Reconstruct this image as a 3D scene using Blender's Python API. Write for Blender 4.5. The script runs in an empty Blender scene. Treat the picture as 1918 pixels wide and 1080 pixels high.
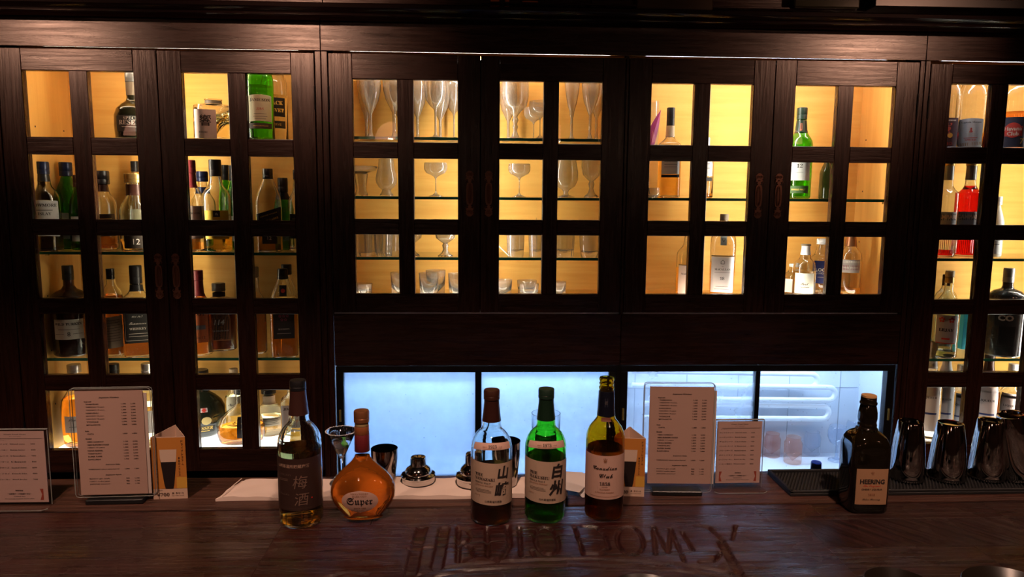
import bpy, bmesh, math, random
import numpy as np
from mathutils import Vector, Matrix
random.seed(7)
SC = bpy.context.scene
COL = SC.collection
D2R = math.pi / 180

# ------------------------------------------------------------------ camera
CAMZ = 1.595
FPX, YAW, PITCH, ROLL = 1350.0, 0.0440071, 0.1248561, 0.0075820
_cy, _sy, _cp, _sp, _cr, _sr = math.cos(YAW), math.sin(YAW), math.cos(PITCH), math.sin(PITCH), math.cos(ROLL), math.sin(ROLL)
FW = Vector((_sy * _cp, _cy * _cp, -_sp))
_r0 = Vector((_cy, -_sy, 0)); _u0 = _r0.cross(FW)
RT = _cr * _r0 + _sr * _u0
UP = -_sr * _r0 + _cr * _u0
cam_d = bpy.data.cameras.new('camera')
cam_d.sensor_width = 36; cam_d.lens = 36 * FPX / 1918; cam_d.clip_start = 0.02
cam = bpy.data.objects.new('camera', cam_d); COL.objects.link(cam)
M = Matrix((RT, UP, -FW)).transposed().to_4x4(); M.translation = (0, 0, CAMZ)
cam.matrix_world = M
SC.camera = cam


def at(x, y, Y=None, Z=None):
    """photo pixel -> point on the plane y=Y or z=Z"""
    d = FW + RT * ((x - 959) / FPX) + UP * ((540 - y) / FPX)
    t = Y / d.y if Y is not None else (Z - CAMZ) / d.z
    return Vector((d.x * t, d.y * t, CAMZ + d.z * t))


# ------------------------------------------------------------------ world, lights, exposure
w = bpy.data.worlds.new('world'); SC.world = w; w.use_nodes = True
w.node_tree.nodes['Background'].inputs[0].default_value = (1.0, 0.75, 0.6, 1)
w.node_tree.nodes['Background'].inputs[1].default_value = 0.004
SC.view_settings.view_transform = 'Standard'
SC.view_settings.look = 'None'
SC.view_settings.exposure = 0.0
SC.view_settings.gamma = 1.0
SC.cycles.max_bounces = 20
SC.cycles.transmission_bounces = 18
SC.cycles.transparent_max_bounces = 24
SC.cycles.diffuse_bounces = 4
SC.cycles.glossy_bounces = 5
SC.cycles.sample_clamp_indirect = 6
SC.cycles.caustics_refractive = False
SC.cycles.caustics_reflective = False
TUBE_WARM = 52.0
TUBE_COOL = 92.0
PANEL_GLOW = 3.5
DOWNLIGHT = 0.42
PENDANT = 2.2
BARSPOT = 1.3


def area_light(name, loc, size, watts, col, rot=(0, 0, 0), spread=180):
    l = bpy.data.lights.new(name, 'AREA'); l.shape = 'DISK'; l.size = size; l.energy = watts; l.color = col
    l.spread = spread * D2R
    o = bpy.data.objects.new(name, l); COL.objects.link(o); o.location = loc; o.rotation_euler = rot
    return o


# recessed ceiling spots in front of the cabinets (they make the glints on the frieze)
SPOTS = [(-2.0, 0.48), (-0.87, 0.48), (1.88, 0.48)]
for (sx, sy), gx_ in zip(SPOTS, (-1.13, -.48, 1.06)):
    aim = (Vector((gx_, 2.05, 2.02)) - Vector((sx, sy, 2.385))).to_track_quat('-Z', 'Y').to_euler()
    area_light('ceiling_spot_light', (sx, sy, 2.385), 0.07, DOWNLIGHT, (1, 0.50, 0.32), rot=aim, spread=28)
# narrow spots over the seats, aimed at the bar top
for sx in (-1.5, -.75, 0, .75, 1.5):
    area_light('bar_spot_light', (sx, .6, 2.385), .06, BARSPOT, (1, .62, .45), rot=(30 * D2R, 0, 0), spread=50)
# pendants over the seats behind the camera
PENDS = [(-0.75, -2.0), (-2.78, -2.0), (1.35, -2.0), (2.6, -2.0)]
for sx, sy in PENDS:
    area_light('pendant_bulb_light', (sx, sy, 2.115), 0.10, PENDANT, (1, 0.66, 0.45))


# ------------------------------------------------------------------ materials
def mat(name, base=(.5, .5, .5), rough=.5, metal=0, trans=0, ior=1.45, emit=None, es=0, coat=0, spec=.5):
    m = bpy.data.materials.new(name); m.use_nodes = True
    b = m.node_tree.nodes['Principled BSDF']
    b.inputs['Base Color'].default_value = (*base, 1); b.inputs['Roughness'].default_value = rough
    b.inputs['Metallic'].default_value = metal; b.inputs['Transmission Weight'].default_value = trans
    b.inputs['IOR'].default_value = ior; b.inputs['Coat Weight'].default_value = coat
    b.inputs['Coat Roughness'].default_value = .08
    b.inputs['Specular IOR Level'].default_value = spec
    if emit:
        b.inputs['Emission Color'].default_value = (*emit, 1); b.inputs['Emission Strength'].default_value = es
    return m


def nd(m, t, **kw):
    n = m.node_tree.nodes.new(t)
    for k, v in kw.items():
        setattr(n, k, v)
    return n


def lk(m, a, b):
    m.node_tree.links.new(a, b)


def wood(name, c1, c2, rough=.4, axis=0, scale=1.0, bump=.15, dist=.002, rot=0, coat=0, rvar=.15, fine=1.0, spec=.5):
    m = mat(name, c1, rough, coat=coat, spec=spec)
    b = m.node_tree.nodes['Principled BSDF']
    tc = nd(m, 'ShaderNodeTexCoord'); mp = nd(m, 'ShaderNodeMapping'); oi = nd(m, 'ShaderNodeObjectInfo')
    s = [38 * scale] * 3; s[axis] = 2.2 * scale
    mp.inputs['Scale'].default_value = s
    if rot:
        mr = nd(m, 'ShaderNodeMapping'); mr.inputs['Rotation'].default_value = (0, 0, rot)
        lk(m, tc.outputs['Object'], mr.inputs['Vector']); lk(m, mr.outputs[0], mp.inputs['Vector'])
    else:
        lk(m, tc.outputs['Object'], mp.inputs['Vector'])
    ad = nd(m, 'ShaderNodeVectorMath', operation='ADD')
    ml = nd(m, 'ShaderNodeMath', operation='MULTIPLY'); ml.inputs[1].default_value = 37
    lk(m, oi.outputs['Random'], ml.inputs[0]); lk(m, mp.outputs[0], ad.inputs[0]); lk(m, ml.outputs[0], ad.inputs[1])
    n1 = nd(m, 'ShaderNodeTexNoise'); n1.inputs['Scale'].default_value = 1.0 * fine
    n1.inputs['Detail'].default_value = 7; n1.inputs['Roughness'].default_value = .65; n1.inputs['Distortion'].default_value = .6
    lk(m, ad.outputs[0], n1.inputs['Vector'])
    n2 = nd(m, 'ShaderNodeTexNoise'); n2.inputs['Scale'].default_value = 2.5; n2.inputs['Detail'].default_value = 3
    lk(m, tc.outputs['Object'], n2.inputs['Vector'])
    mx = nd(m, 'ShaderNodeMath', operation='MULTIPLY_ADD'); mx.inputs[1].default_value = .35; mx.use_clamp = True
    lk(m, n2.outputs['Fac'], mx.inputs[0]); 
    sub = nd(m, 'ShaderNodeMath', operation='SUBTRACT'); sub.inputs[1].default_value = .17
    lk(m, n1.outputs['Fac'], sub.inputs[0]); lk(m, sub.outputs[0], mx.inputs[2])
    cr = nd(m, 'ShaderNodeValToRGB'); cr.color_ramp.elements[0].position = .3; cr.color_ramp.elements[1].position = .72
    cr.color_ramp.elements[0].color = (*c1, 1); cr.color_ramp.elements[1].color = (*c2, 1)
    lk(m, mx.outputs[0], cr.inputs[0]); lk(m, cr.outputs[0], b.inputs['Base Color'])
    rr = nd(m, 'ShaderNodeMapRange'); rr.inputs['To Min'].default_value = max(.05, rough - rvar); rr.inputs['To Max'].default_value = rough + rvar
    lk(m, n1.outputs['Fac'], rr.inputs[0]); lk(m, rr.outputs[0], b.inputs['Roughness'])
    bp = nd(m, 'ShaderNodeBump'); bp.inputs['Strength'].default_value = bump; bp.inputs['Distance'].default_value = dist
    lk(m, n1.outputs['Fac'], bp.inputs['Height']); lk(m, bp.outputs[0], b.inputs['Normal'])
    if coat:
        lk(m, bp.outputs[0], b.inputs['Coat Normal'])
        n3 = nd(m, 'ShaderNodeTexNoise'); n3.inputs['Scale'].default_value = 9; n3.inputs['Detail'].default_value = 4   # worn and glossy patches in the lacquer
        lk(m, tc.outputs['Object'], n3.inputs['Vector'])
        r3 = nd(m, 'ShaderNodeMapRange'); r3.inputs['From Min'].default_value = .38; r3.inputs['From Max'].default_value = .62
        r3.inputs['To Min'].default_value = .08; r3.inputs['To Max'].default_value = .38
        lk(m, n3.outputs['Fac'], r3.inputs[0]); lk(m, r3.outputs[0], b.inputs['Coat Roughness'])
        r4 = nd(m, 'ShaderNodeMapRange'); r4.inputs['From Min'].default_value = .38; r4.inputs['From Max'].default_value = .62
        r4.inputs['To Min'].default_value = 1.0; r4.inputs['To Max'].default_value = .35
        lk(m, n3.outputs['Fac'], r4.inputs[0]); lk(m, r4.outputs[0], b.inputs['Coat Weight'])
    return m


def sheet_glass(name, tint=(.97, .98, .96), dirt=0.0, frost=0.0, f=1.0, ior=1.45, dcol=(.55, .65, .8)):
    """flat glass: straight-through light plus a Fresnel reflection; dirt = procedural specks and haze"""
    m = bpy.data.materials.new(name); m.use_nodes = True; nt = m.node_tree
    nt.nodes.remove(nt.nodes['Principled BSDF'])
    out = nt.nodes['Material Output']
    tr = nd(m, 'ShaderNodeBsdfTransparent'); tr.inputs[0].default_value = (*tint, 1)
    gl = nd(m, 'ShaderNodeBsdfGlossy'); gl.inputs['Roughness'].default_value = .015
    fr = nd(m, 'ShaderNodeFresnel'); fr.inputs['IOR'].default_value = ior
    mu = nd(m, 'ShaderNodeMath', operation='MULTIPLY'); mu.inputs[1].default_value = f
    mx = nd(m, 'ShaderNodeMixShader')
    ge = nd(m, 'ShaderNodeNewGeometry'); fx = nd(m, 'ShaderNodeMath', operation='SUBTRACT'); fx.inputs[0].default_value = 1
    m0 = nd(m, 'ShaderNodeMath', operation='MULTIPLY')   # the sheet reflects at its front faces only (no refraction is modelled, so no inner total reflection)
    lk(m, ge.outputs['Backfacing'], fx.inputs[1]); lk(m, fr.outputs[0], m0.inputs[0]); lk(m, fx.outputs[0], m0.inputs[1])
    lk(m, m0.outputs[0], mu.inputs[0]); lk(m, mu.outputs[0], mx.inputs[0])
    body = tr.outputs[0]
    if dirt or frost:
        df = nd(m, 'ShaderNodeBsdfTranslucent'); df.inputs[0].default_value = (*dcol, 1)
        tc = nd(m, 'ShaderNodeTexCoord')
        nz = nd(m, 'ShaderNodeTexNoise'); nz.inputs['Scale'].default_value = 6; nz.inputs['Detail'].default_value = 5
        sp = nd(m, 'ShaderNodeTexVoronoi'); sp.inputs['Scale'].default_value = 45
        lk(m, tc.outputs['Object'], nz.inputs['Vector']); lk(m, tc.outputs['Object'], sp.inputs['Vector'])
        r1 = nd(m, 'ShaderNodeMapRange'); r1.inputs['From Min'].default_value = .35; r1.inputs['From Max'].default_value = .75
        r1.inputs['To Min'].default_value = frost * .6; r1.inputs['To Max'].default_value = min(1, frost * 1.3)
        lk(m, nz.outputs['Fac'], r1.inputs[0])
        lt = nd(m, 'ShaderNodeMapRange'); lt.inputs['From Min'].default_value = .05; lt.inputs['From Max'].default_value = .09
        lt.inputs['To Min'].default_value = dirt; lt.inputs['To Max'].default_value = 0
        lk(m, sp.outputs['Distance'], lt.inputs[0])
        m2 = nd(m, 'ShaderNodeMixShader'); lk(m, r1.outputs[0], m2.inputs[0]); lk(m, body, m2.inputs[1]); lk(m, df.outputs[0], m2.inputs[2])
        dk = nd(m, 'ShaderNodeBsdfDiffuse'); dk.inputs[0].default_value = (.08, .12, .2, 1)
        m3 = nd(m, 'ShaderNodeMixShader'); lk(m, lt.outputs[0], m3.inputs[0]); lk(m, m2.outputs[0], m3.inputs[1]); lk(m, dk.outputs[0], m3.inputs[2])
        body = m3.outputs[0]
    lk(m, body, mx.inputs[1]); lk(m, gl.outputs[0], mx.inputs[2]); lk(m, mx.outputs[0], out.inputs[0])
    return m


def emitter(name, col, s):
    m = bpy.data.materials.new(name); m.use_nodes = True; nt = m.node_tree
    nt.nodes.remove(nt.nodes['Principled BSDF'])
    e = nd(m, 'ShaderNodeEmission'); e.inputs[0].default_value = (*col, 1); e.inputs[1].default_value = s
    lk(m, e.outputs[0], nt.nodes['Material Output'].inputs[0])
    return m


DARK = wood('dark_lacquered_wood_horizontal', (.016, .0055, .0038), (.055, .018, .011), .27, 0, 2.6, .28, spec=.45)
DARKV = wood('dark_lacquered_wood_vertical', (.016, .0055, .0038), (.055, .018, .011), .27, 2, 2.6, .28, spec=.45)
MAPLE = wood('amber_plywood', (.68, .34, .07), (.80, .45, .115), .55, 0, 1.0, .05, rvar=.05, spec=.25)
MAPLEV = wood('amber_plywood_vertical', (.72, .37, .085), (.86, .50, .14), .5, 2, .8, .05, rvar=.05, spec=.3)
BAR = [wood('bar_wood_red', (.013, .0025, .0025), (.052, .009, .008), .30, 0, 2.2, 1.0, dist=.0045, coat=1, rvar=.2),
       wood('bar_wood_brown', (.012, .0035, .003), (.044, .012, .009), .30, 0, 2.2, 1.0, dist=.005, coat=1, rvar=.2),
       wood('bar_wood_diagonal', (.011, .0035, .0035), (.042, .012, .011), .34, 0, 2.2, 1.0, dist=.009, rot=.9, coat=1, rvar=.2)]
LEDGE = wood('ledge_wood', (.03, .011, .007), (.11, .045, .03), .42, 0, 2.2, 1.0, dist=.006, rvar=.12)
PANE = sheet_glass('bevelled_pane_glass', (.985, .985, .975), f=.9)
SHELFG = sheet_glass('shelf_glass', (.95, .985, .97), f=.8)
SHELFE = mat('shelf_glass_green_edge', (.03, .20, .13), .12, emit=None, spec=.8)
WHITEW = mat('cool_white_cabinet_lining', (.72, .80, .90), .6)
FLOORM = wood('floor_boards', (.02, .01, .008), (.05, .025, .018), .5, 1)
CEILM = mat('dark_ceiling', (.05, .03, .025), .8)
WALLM = mat('dark_plaster', (.06, .03, .022), .8)
BLACK = mat('black_plastic', (.008, .008, .009), .35)
RUBBER = mat('black_rubber', (.010, .010, .011), .55)
CHROME = mat('polished_steel', (.62, .60, .58), .09, 1)
TINM = mat('smoked_steel', (.42, .39, .37), .06, 1)
BRASS = mat('old_brass', (.35, .2, .07), .35, 1)
BRONZE = mat('dark_bronze', (.34, .16, .11), .42, .35)
GOLD = mat('gold_print', (.75, .5, .15), .35, .6)
GILT = mat('brass_strip', (.85, .65, .2), .3, .8)
ACRYL = sheet_glass('clear_acrylic', (.985, .98, .975), f=1.1)
ACRYLE = mat('acrylic_edge', (.45, .47, .46), .12, trans=.5)
CLOTH = mat('cream_cloth', (.85, .70, .62), .9)
DRINK = mat('drinking_glass', (.97, .98, .96), .02, trans=.90, ior=1.5)  # diffuse white share stands in for the veil of scattered light
CLEAR = mat('clear_glass', (.97, .99, .98), .0, trans=1, ior=1.47)
PALEG = mat('pale_green_clear_glass', (.90, .97, .95), .0, trans=1, ior=1.47)
GREEN = mat('green_glass', (.20, .72, .10), .0, trans=1, ior=1.47)
DGREEN = mat('deep_green_glass', (.10, .45, .08), .0, trans=1, ior=1.47)
AMBERG = mat('amber_glass', (.70, .42, .03), .0, trans=1, ior=1.47)
BLACKG = mat('blackish_glass', (.012, .012, .006), .03, trans=0, coat=.5)
BROWNG = mat('brown_glass', (.12, .03, .012), .02, trans=.9, ior=1.47)
def liq(n, c): return mat(n, c, 0, trans=1, ior=1.34)
L_AMB = liq('amber_whisky', (.96, .58, .16)); L_GOLD = liq('golden_whisky', (.95, .66, .16)); L_PALE = liq('pale_spirit', (.97, .90, .62))
L_ORG = liq('orange_whisky', (1.0, .50, .09)); L_RED = liq('red_bitter', (.65, .01, .01)); L_DARK = liq('dark_liqueur', (.22, .05, .012))
L_BRN = liq('brown_liqueur', (.66, .27, .09)); L_WAT = liq('clear_spirit', (.97, .98, .97)); L_YEL = liq('yellow_rum', (1, .62, .08)); L_GRN = liq('spirit_in_green_bottle', (.75, .72, .2))
_pc = {}
def paper(c, r=.6):
    k = tuple(c) + (r,)
    if k not in _pc: _pc[k] = mat('paper_%d' % len(_pc), c, r)
    return _pc[k]
CREAM = (.62, .50, .42); WHT = (.78, .76, .74); INK = (.02, .015, .015); BLK = (.012, .011, .012)
def cem(n, c, r=.35, mt=0):
    return mat(n, c, r, mt)
CAPBLK = cem('black_cap', (.012, .012, .014)); CAPNAVY = cem('navy_foil', (.012, .02, .06), .3, .3); CAPBRN = cem('brown_cap', (.05, .018, .012), .3, .2)
CAPGOLD = cem('gold_foil', (.45, .30, .10), .3, .8); CAPSIL = cem('silver_cap', (.6, .6, .6), .3, .8); CAPRED = cem('wine_red_sleeve', (.16, .018, .022), .4)
CAPWHT = cem('white_cap', (.7, .7, .7), .5); CAPCREAM = cem('cream_sleeve', (.55, .42, .28), .5); CAPCOPPER = cem('copper_cap', (.30, .12, .05), .35, .5)
CAPGRN = cem('dark_green_cap', (.012, .03, .02), .35); CAPTAUPE = cem('taupe_sleeve', (.16, .12, .08), .5); CAPBLUE = cem('blue_cap', (.02, .08, .8), .35)
CAPGREY = cem('grey_foil', (.2, .2, .2), .35, .6)


# ------------------------------------------------------------------ mesh building
class MB:
    def __init__(s): s.v = []; s.f = []; s.mi = []; s.cur = 0
    def add(s, vs, fs):
        b = len(s.v); s.v += [tuple(p) for p in vs]; s.f += [tuple(i + b for i in f) for f in fs]; s.mi += [s.cur] * len(fs); return s
    def box(s, x0, x1, y0, y1, z0, z1, c=0.0):
        if c <= 0:
            vs = [(x, y, z) for x in (x0, x1) for y in (y0, y1) for z in (z0, z1)]
            return s.add(vs, [(0, 1, 3, 2), (4, 6, 7, 5), (0, 4, 5, 1), (2, 3, 7, 6), (0, 2, 6, 4), (1, 5, 7, 3)])
        c = min(c, (x1 - x0) * .45, (y1 - y0) * .45, (z1 - z0) * .45)
        X = (x0, x1); Y = (y0, y1); Z = (z0, z1); sg = (1, -1)
        vs = []; ix = {}
        for i in (0, 1):
            for j in (0, 1):
                for k in (0, 1):
                    for a in range(3):
                        p = [X[i], Y[j], Z[k]]
                        q = [X[i] + sg[i] * c, Y[j] + sg[j] * c, Z[k] + sg[k] * c]
                        q[a] = p[a]; ix[(i, j, k, a)] = len(vs); vs.append(tuple(q))
        fs = []
        g = lambda i, j, k, a: ix[(i, j, k, a)]
        for i in (0, 1):
            fs.append((g(i, 0, 0, 0), g(i, 1, 0, 0), g(i, 1, 1, 0), g(i, 0, 1, 0)))
            fs.append((g(0, i, 0, 1), g(1, i, 0, 1), g(1, i, 1, 1), g(0, i, 1, 1)))
            fs.append((g(0, 0, i, 2), g(1, 0, i, 2), g(1, 1, i, 2), g(0, 1, i, 2)))
        for i in (0, 1):
            for j in (0, 1):
                fs.append((g(i, j, 0, 0), g(i, j, 1, 0), g(i, j, 1, 1), g(i, j, 0, 1)))
                fs.append((g(i, 0, j, 0), g(i, 1, j, 0), g(i, 1, j, 2), g(i, 0, j, 2)))
                fs.append((g(0, i, j, 1), g(1, i, j, 1), g(1, i, j, 2), g(0, i, j, 2)))
                for k in (0, 1): fs.append((g(i, j, k, 0), g(i, j, k, 1), g(i, j, k, 2)))
        return s.add(vs, fs)
    def lathe(s, prof, n=32, S=None, c=(0, 0, 0)):
        """prof: [(r,z)]; S(r, ang, z) -> (x, y)"""
        vs = []; fs = []; rings = []
        for r, z in prof:
            if r < 1e-6:
                rings.append([len(vs)]); vs.append((c[0], c[1], z + c[2]))
            else:
                rg = []
                for i in range(n):
                    a = 2 * math.pi * i / n
                    x, y = S(r, a, z) if S else (r * math.sin(a), -r * math.cos(a))
                    rg.append(len(vs)); vs.append((x + c[0], y + c[1], z + c[2]))
                rings.append(rg)
        for A, B in zip(rings, rings[1:]):
            if len(A) == 1 and len(B) == 1: continue
            for i in range(n):
                j = (i + 1) % n
                if len(A) == 1: fs.append((A[0], B[j], B[i]))
                elif len(B) == 1: fs.append((A[i], A[j], B[0]))
                else: fs.append((A[i], A[j], B[j], B[i]))
        return s.add(vs, fs)
    def tube(s, pts, r, n=8, closed=False, cap=True):
        P = [Vector(p) for p in pts]; m = len(P); vs = []; fs = []
        up = None
        for i, p in enumerate(P):
            a = P[(i - 1) % m] if (closed or i) else P[0]; b = P[(i + 1) % m] if (closed or i < m - 1) else P[-1]
            t = (b - a).normalized()
            if up is None:
                up = Vector((0, 0, 1)) if abs(t.z) < .9 else Vector((1, 0, 0))
            u = (up - t * up.dot(t)).normalized(); w_ = t.cross(u); up = u
            rr = r[i] if isinstance(r, (list, tuple)) else r
            for k in range(n):
                q = 2 * math.pi * k / n
                vs.append(tuple(p + u * (rr * math.cos(q)) + w_ * (rr * math.sin(q))))
        for i in range(m if closed else m - 1):
            for k in range(n):
                a = i * n; b = ((i + 1) % m) * n; k2 = (k + 1) % n
                fs.append((a + k, a + k2, b + k2, b + k))
        if cap and not closed:
            fs.append(tuple(range(n))[::-1]); fs.append(tuple((m - 1) * n + k for k in range(n)))
        return s.add(vs, fs)
    def prism(s, poly, y0, y1, plane='xz'):
        """extrude polygon; plane xz extrudes along y, xy along z"""
        n = len(poly)
        if plane == 'xz': vs = [(a, y0, b) for a, b in poly] + [(a, y1, b) for a, b in poly]
        elif plane == 'xy': vs = [(a, b, y0) for a, b in poly] + [(a, b, y1) for a, b in poly]
        else: vs = [(y0, a, b) for a, b in poly] + [(y1, a, b) for a, b in poly]
        fs = [tuple(range(n)), tuple(range(2 * n - 1, n - 1, -1))] + [(i, i + n, (i + 1) % n + n, (i + 1) % n) for i in range(n)]
        return s.add(vs, fs)
    def build(s, name, m, parent=None, smooth=True, ang=35, loc=None, recalc=True):
        me = bpy.data.meshes.new(name); me.from_pydata(s.v, [], s.f)
        for x in (m if isinstance(m, (list, tuple)) else [m]): me.materials.append(x)
        if any(s.mi): me.polygons.foreach_set('material_index', s.mi)
        if recalc:
            bm = bmesh.new(); bm.from_mesh(me); bmesh.ops.recalc_face_normals(bm, faces=bm.faces); bm.to_mesh(me); bm.free()
        if smooth:
            me.shade_smooth(); me.set_sharp_from_angle(angle=ang * D2R)
        me.update()
        o = bpy.data.objects.new(name, me); COL.objects.link(o)
        if parent: o.parent = parent
        if loc is not None: o.location = loc
        return o


def thing(name, label, cat, loc=(0, 0, 0), rz=0, group=None, rot=None):
    o = bpy.data.objects.new(name, None); COL.objects.link(o); o.empty_display_size = .02
    o.location = loc; o.rotation_euler = rot or (0, 0, rz); o['label'] = label; o['category'] = cat
    if group: o['group'] = group
    return o


def tag(o, label, cat, group=None):
    o['label'] = label; o['category'] = cat
    if group: o['group'] = group
    return o


def struct(name, mb, m, parent=None, **kw):
    o = mb.build(name, m, parent, **kw)
    if parent is None: o['kind'] = 'structure'
    return o


# ------------------------------------------------------------------ lettering
def sty(t, s):
    off = {'serif': (0x1D400, 0x1D7CE), 'script': (0x1D4D0, 0), 'frak': (0x1D56C, 0)}.get(s)
    if not off: return t
    r = ''
    for c in t:
        if 'A' <= c <= 'Z': r += chr(off[0] + ord(c) - 65)
        elif 'a' <= c <= 'z': r += chr(off[0] + 26 + ord(c) - 97)
        elif '0' <= c <= '9' and off[1]: r += chr(off[1] + ord(c) - 48)
        else: r += c
    return r


_tc = {}
def glyphs(t, s='plain', bold=0.0):
    k = (t, s, bold)
    if k in _tc: return _tc[k]
    cu = bpy.data.curves.new('tmp', 'FONT'); cu.body = sty(t, s); cu.size = 1; cu.resolution_u = 2; cu.align_x = 'CENTER'; cu.offset = bold
    cu.space_line = .9
    o = bpy.data.objects.new('tmp', cu); COL.objects.link(o)
    dg = bpy.context.evaluated_depsgraph_get(); me = bpy.data.meshes.new_from_object(o.evaluated_get(dg))
    v = [(p.co.x, p.co.y) for p in me.vertices]; f = [tuple(p.vertices) for p in me.polygons]
    bpy.data.objects.remove(o); bpy.data.curves.remove(cu); bpy.data.meshes.remove(me)
    if v:
        x0 = min(p[0] for p in v); x1 = max(p[0] for p in v); y0 = min(p[1] for p in v); y1 = max(p[1] for p in v)
    else: x0 = x1 = y0 = y1 = 0
    _tc[k] = (v, f, x0, x1, y0, y1)
    return _tc[k]


def place_text(mb, t, w, u, v, F, s='plain', h=None, bold=0.0, skew=0, left=False, maxe=.006):
    """text fitted to width w, centred at (u,v) (or starting at u), each point mapped through F(u,v)"""
    V, f, x0, x1, y0, y1 = glyphs(t, s, bold)
    if not V: return
    k = w / max(1e-6, x1 - x0); kh = h / max(1e-6, y1 - y0) if h else k
    cx = x0 if left else (x0 + x1) / 2; cy = (y0 + y1) / 2
    P = [(u + (a - cx) * k + skew * (b - cy) * kh, v + (b - cy) * kh) for a, b in V]
    fs = list(f); out = []
    if maxe:
        cache = {}
        def mid(a, b):
            q = (min(a, b), max(a, b))
            if q not in cache:
                cache[q] = len(P); P.append(((P[a][0] + P[b][0]) / 2, (P[a][1] + P[b][1]) / 2))
            return cache[q]
        # conforming split along u only where edges are long
        for _ in range(3):
            nf = []; ch = False
            for q in fs:
                if len(q) != 3:
                    nf += [(q[0], q[i], q[i + 1]) for i in range(1, len(q) - 1)]; ch = True; continue
                L = [abs(P[q[i]][0] - P[q[(i + 1) % 3]][0]) > maxe for i in range(3)]
                c = sum(L)
                if c == 0: nf.append(q); continue
                ch = True
                if c == 3:
                    a, b, d = mid(q[0], q[1]), mid(q[1], q[2]), mid(q[2], q[0]); nf += [(q[0], a, d), (a, q[1], b), (d, b, q[2]), (a, b, d)]
                elif c == 1:
                    i = L.index(True); a, b, d = q[i], q[(i + 1) % 3], q[(i + 2) % 3]; mm = mid(a, b); nf += [(a, mm, d), (mm, b, d)]
                else:
                    i = L.index(False); a, b, d = q[i], q[(i + 1) % 3], q[(i + 2) % 3]
                    m1, m2 = mid(b, d), mid(d, a); nf += [(a, b, m1), (a, m1, m2), (m2, m1, d)]
            fs = nf
            if not ch: break
    mb.add([F(a, b) for a, b in P], fs)


# ------------------------------------------------------------------ bottles
def smooth_prof(pr, k=3):
    out = []
    for (r0, z0), (r1, z1) in zip(pr, pr[1:]):
        if abs(r1 - r0) < 1e-5 or abs(z1 - z0) < 1e-5 or (r0 == 0 or r1 == 0):
            out.append((r0, z0))
        else:
            for i in range(k): out.append((r0 + (r1 - r0) * i / k, z0 + (z1 - z0) * i / k))
    out.append(pr[-1]); return out


# normalised profiles (radius / R, height / H)
PR = {
    'whisky': [(.86, 0), (.97, .008), (1, .03), (1, .57), (.985, .60), (.93, .635), (.82, .665), (.66, .695), (.54, .72), (.475, .75), (.45, .78), (.385, .86), (.35, .91), (.35, .99)],
    'tall': [(.88, 0), (1, .02), (1, .54), (.97, .58), (.88, .62), (.72, .66), (.55, .69), (.43, .73), (.40, .78), (.36, .9), (.36, .99)],
    'slope': [(.88, 0), (1, .02), (1, .56), (.92, .62), (.78, .68), (.62, .74), (.48, .79), (.38, .84), (.36, .9), (.35, .99)],
    'square': [(.90, 0), (1, .015), (1, .60), (.98, .63), (.86, .66), (.62, .69), (.44, .73), (.40, .79), (.38, .9), (.38, .99)],
    'jw': [(.90, 0), (1, .015), (1, .58), (.93, .66), (.78, .74), (.58, .81), (.44, .87), (.38, .92), (.37, .99)],
    'decanter': [(.90, 0), (1, .02), (1, .66), (.97, .70), (.80, .725), (.45, .74), (.36, .76), (.36, .80), (.42, .82)],
    'ball': [(.45, 0), (.62, .02), (.85, .12), (.98, .25), (1, .34), (.96, .44), (.82, .54), (.58, .62), (.36, .67), (.30, .72), (.29, .82), (.29, .99)],
    'campari': [(.9, 0), (1, .02), (1, .62), (.98, .645), (.80, .665), (.6, .69), (.46, .72), (.42, .76), (.40, .9), (.40, .99)],
    'short': [(.9, 0), (1, .02), (1, .66), (.95, .71), (.8, .76), (.55, .80), (.42, .83), (.40, .88), (.40, .99)],
}


def make_S(p=2.0, dy=1.0, zsq=None, H=1):
    if p == 2 and dy == 1: return None
    def S(r, a, z):
        pp = p
        if zsq is not None:
            t = min(1, max(0, (z / H - zsq[0]) / (zsq[1] - zsq[0])))
            pp = p + (2 - p) * t; d = dy + (1 - dy) * t
        else: d = dy
        s_, c_ = math.sin(a), -math.cos(a)
        k = (abs(s_) ** pp + abs(c_) ** pp) ** (-1 / pp)
        return (r * k * s_, r * k * c_ * d)
    return S


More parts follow.
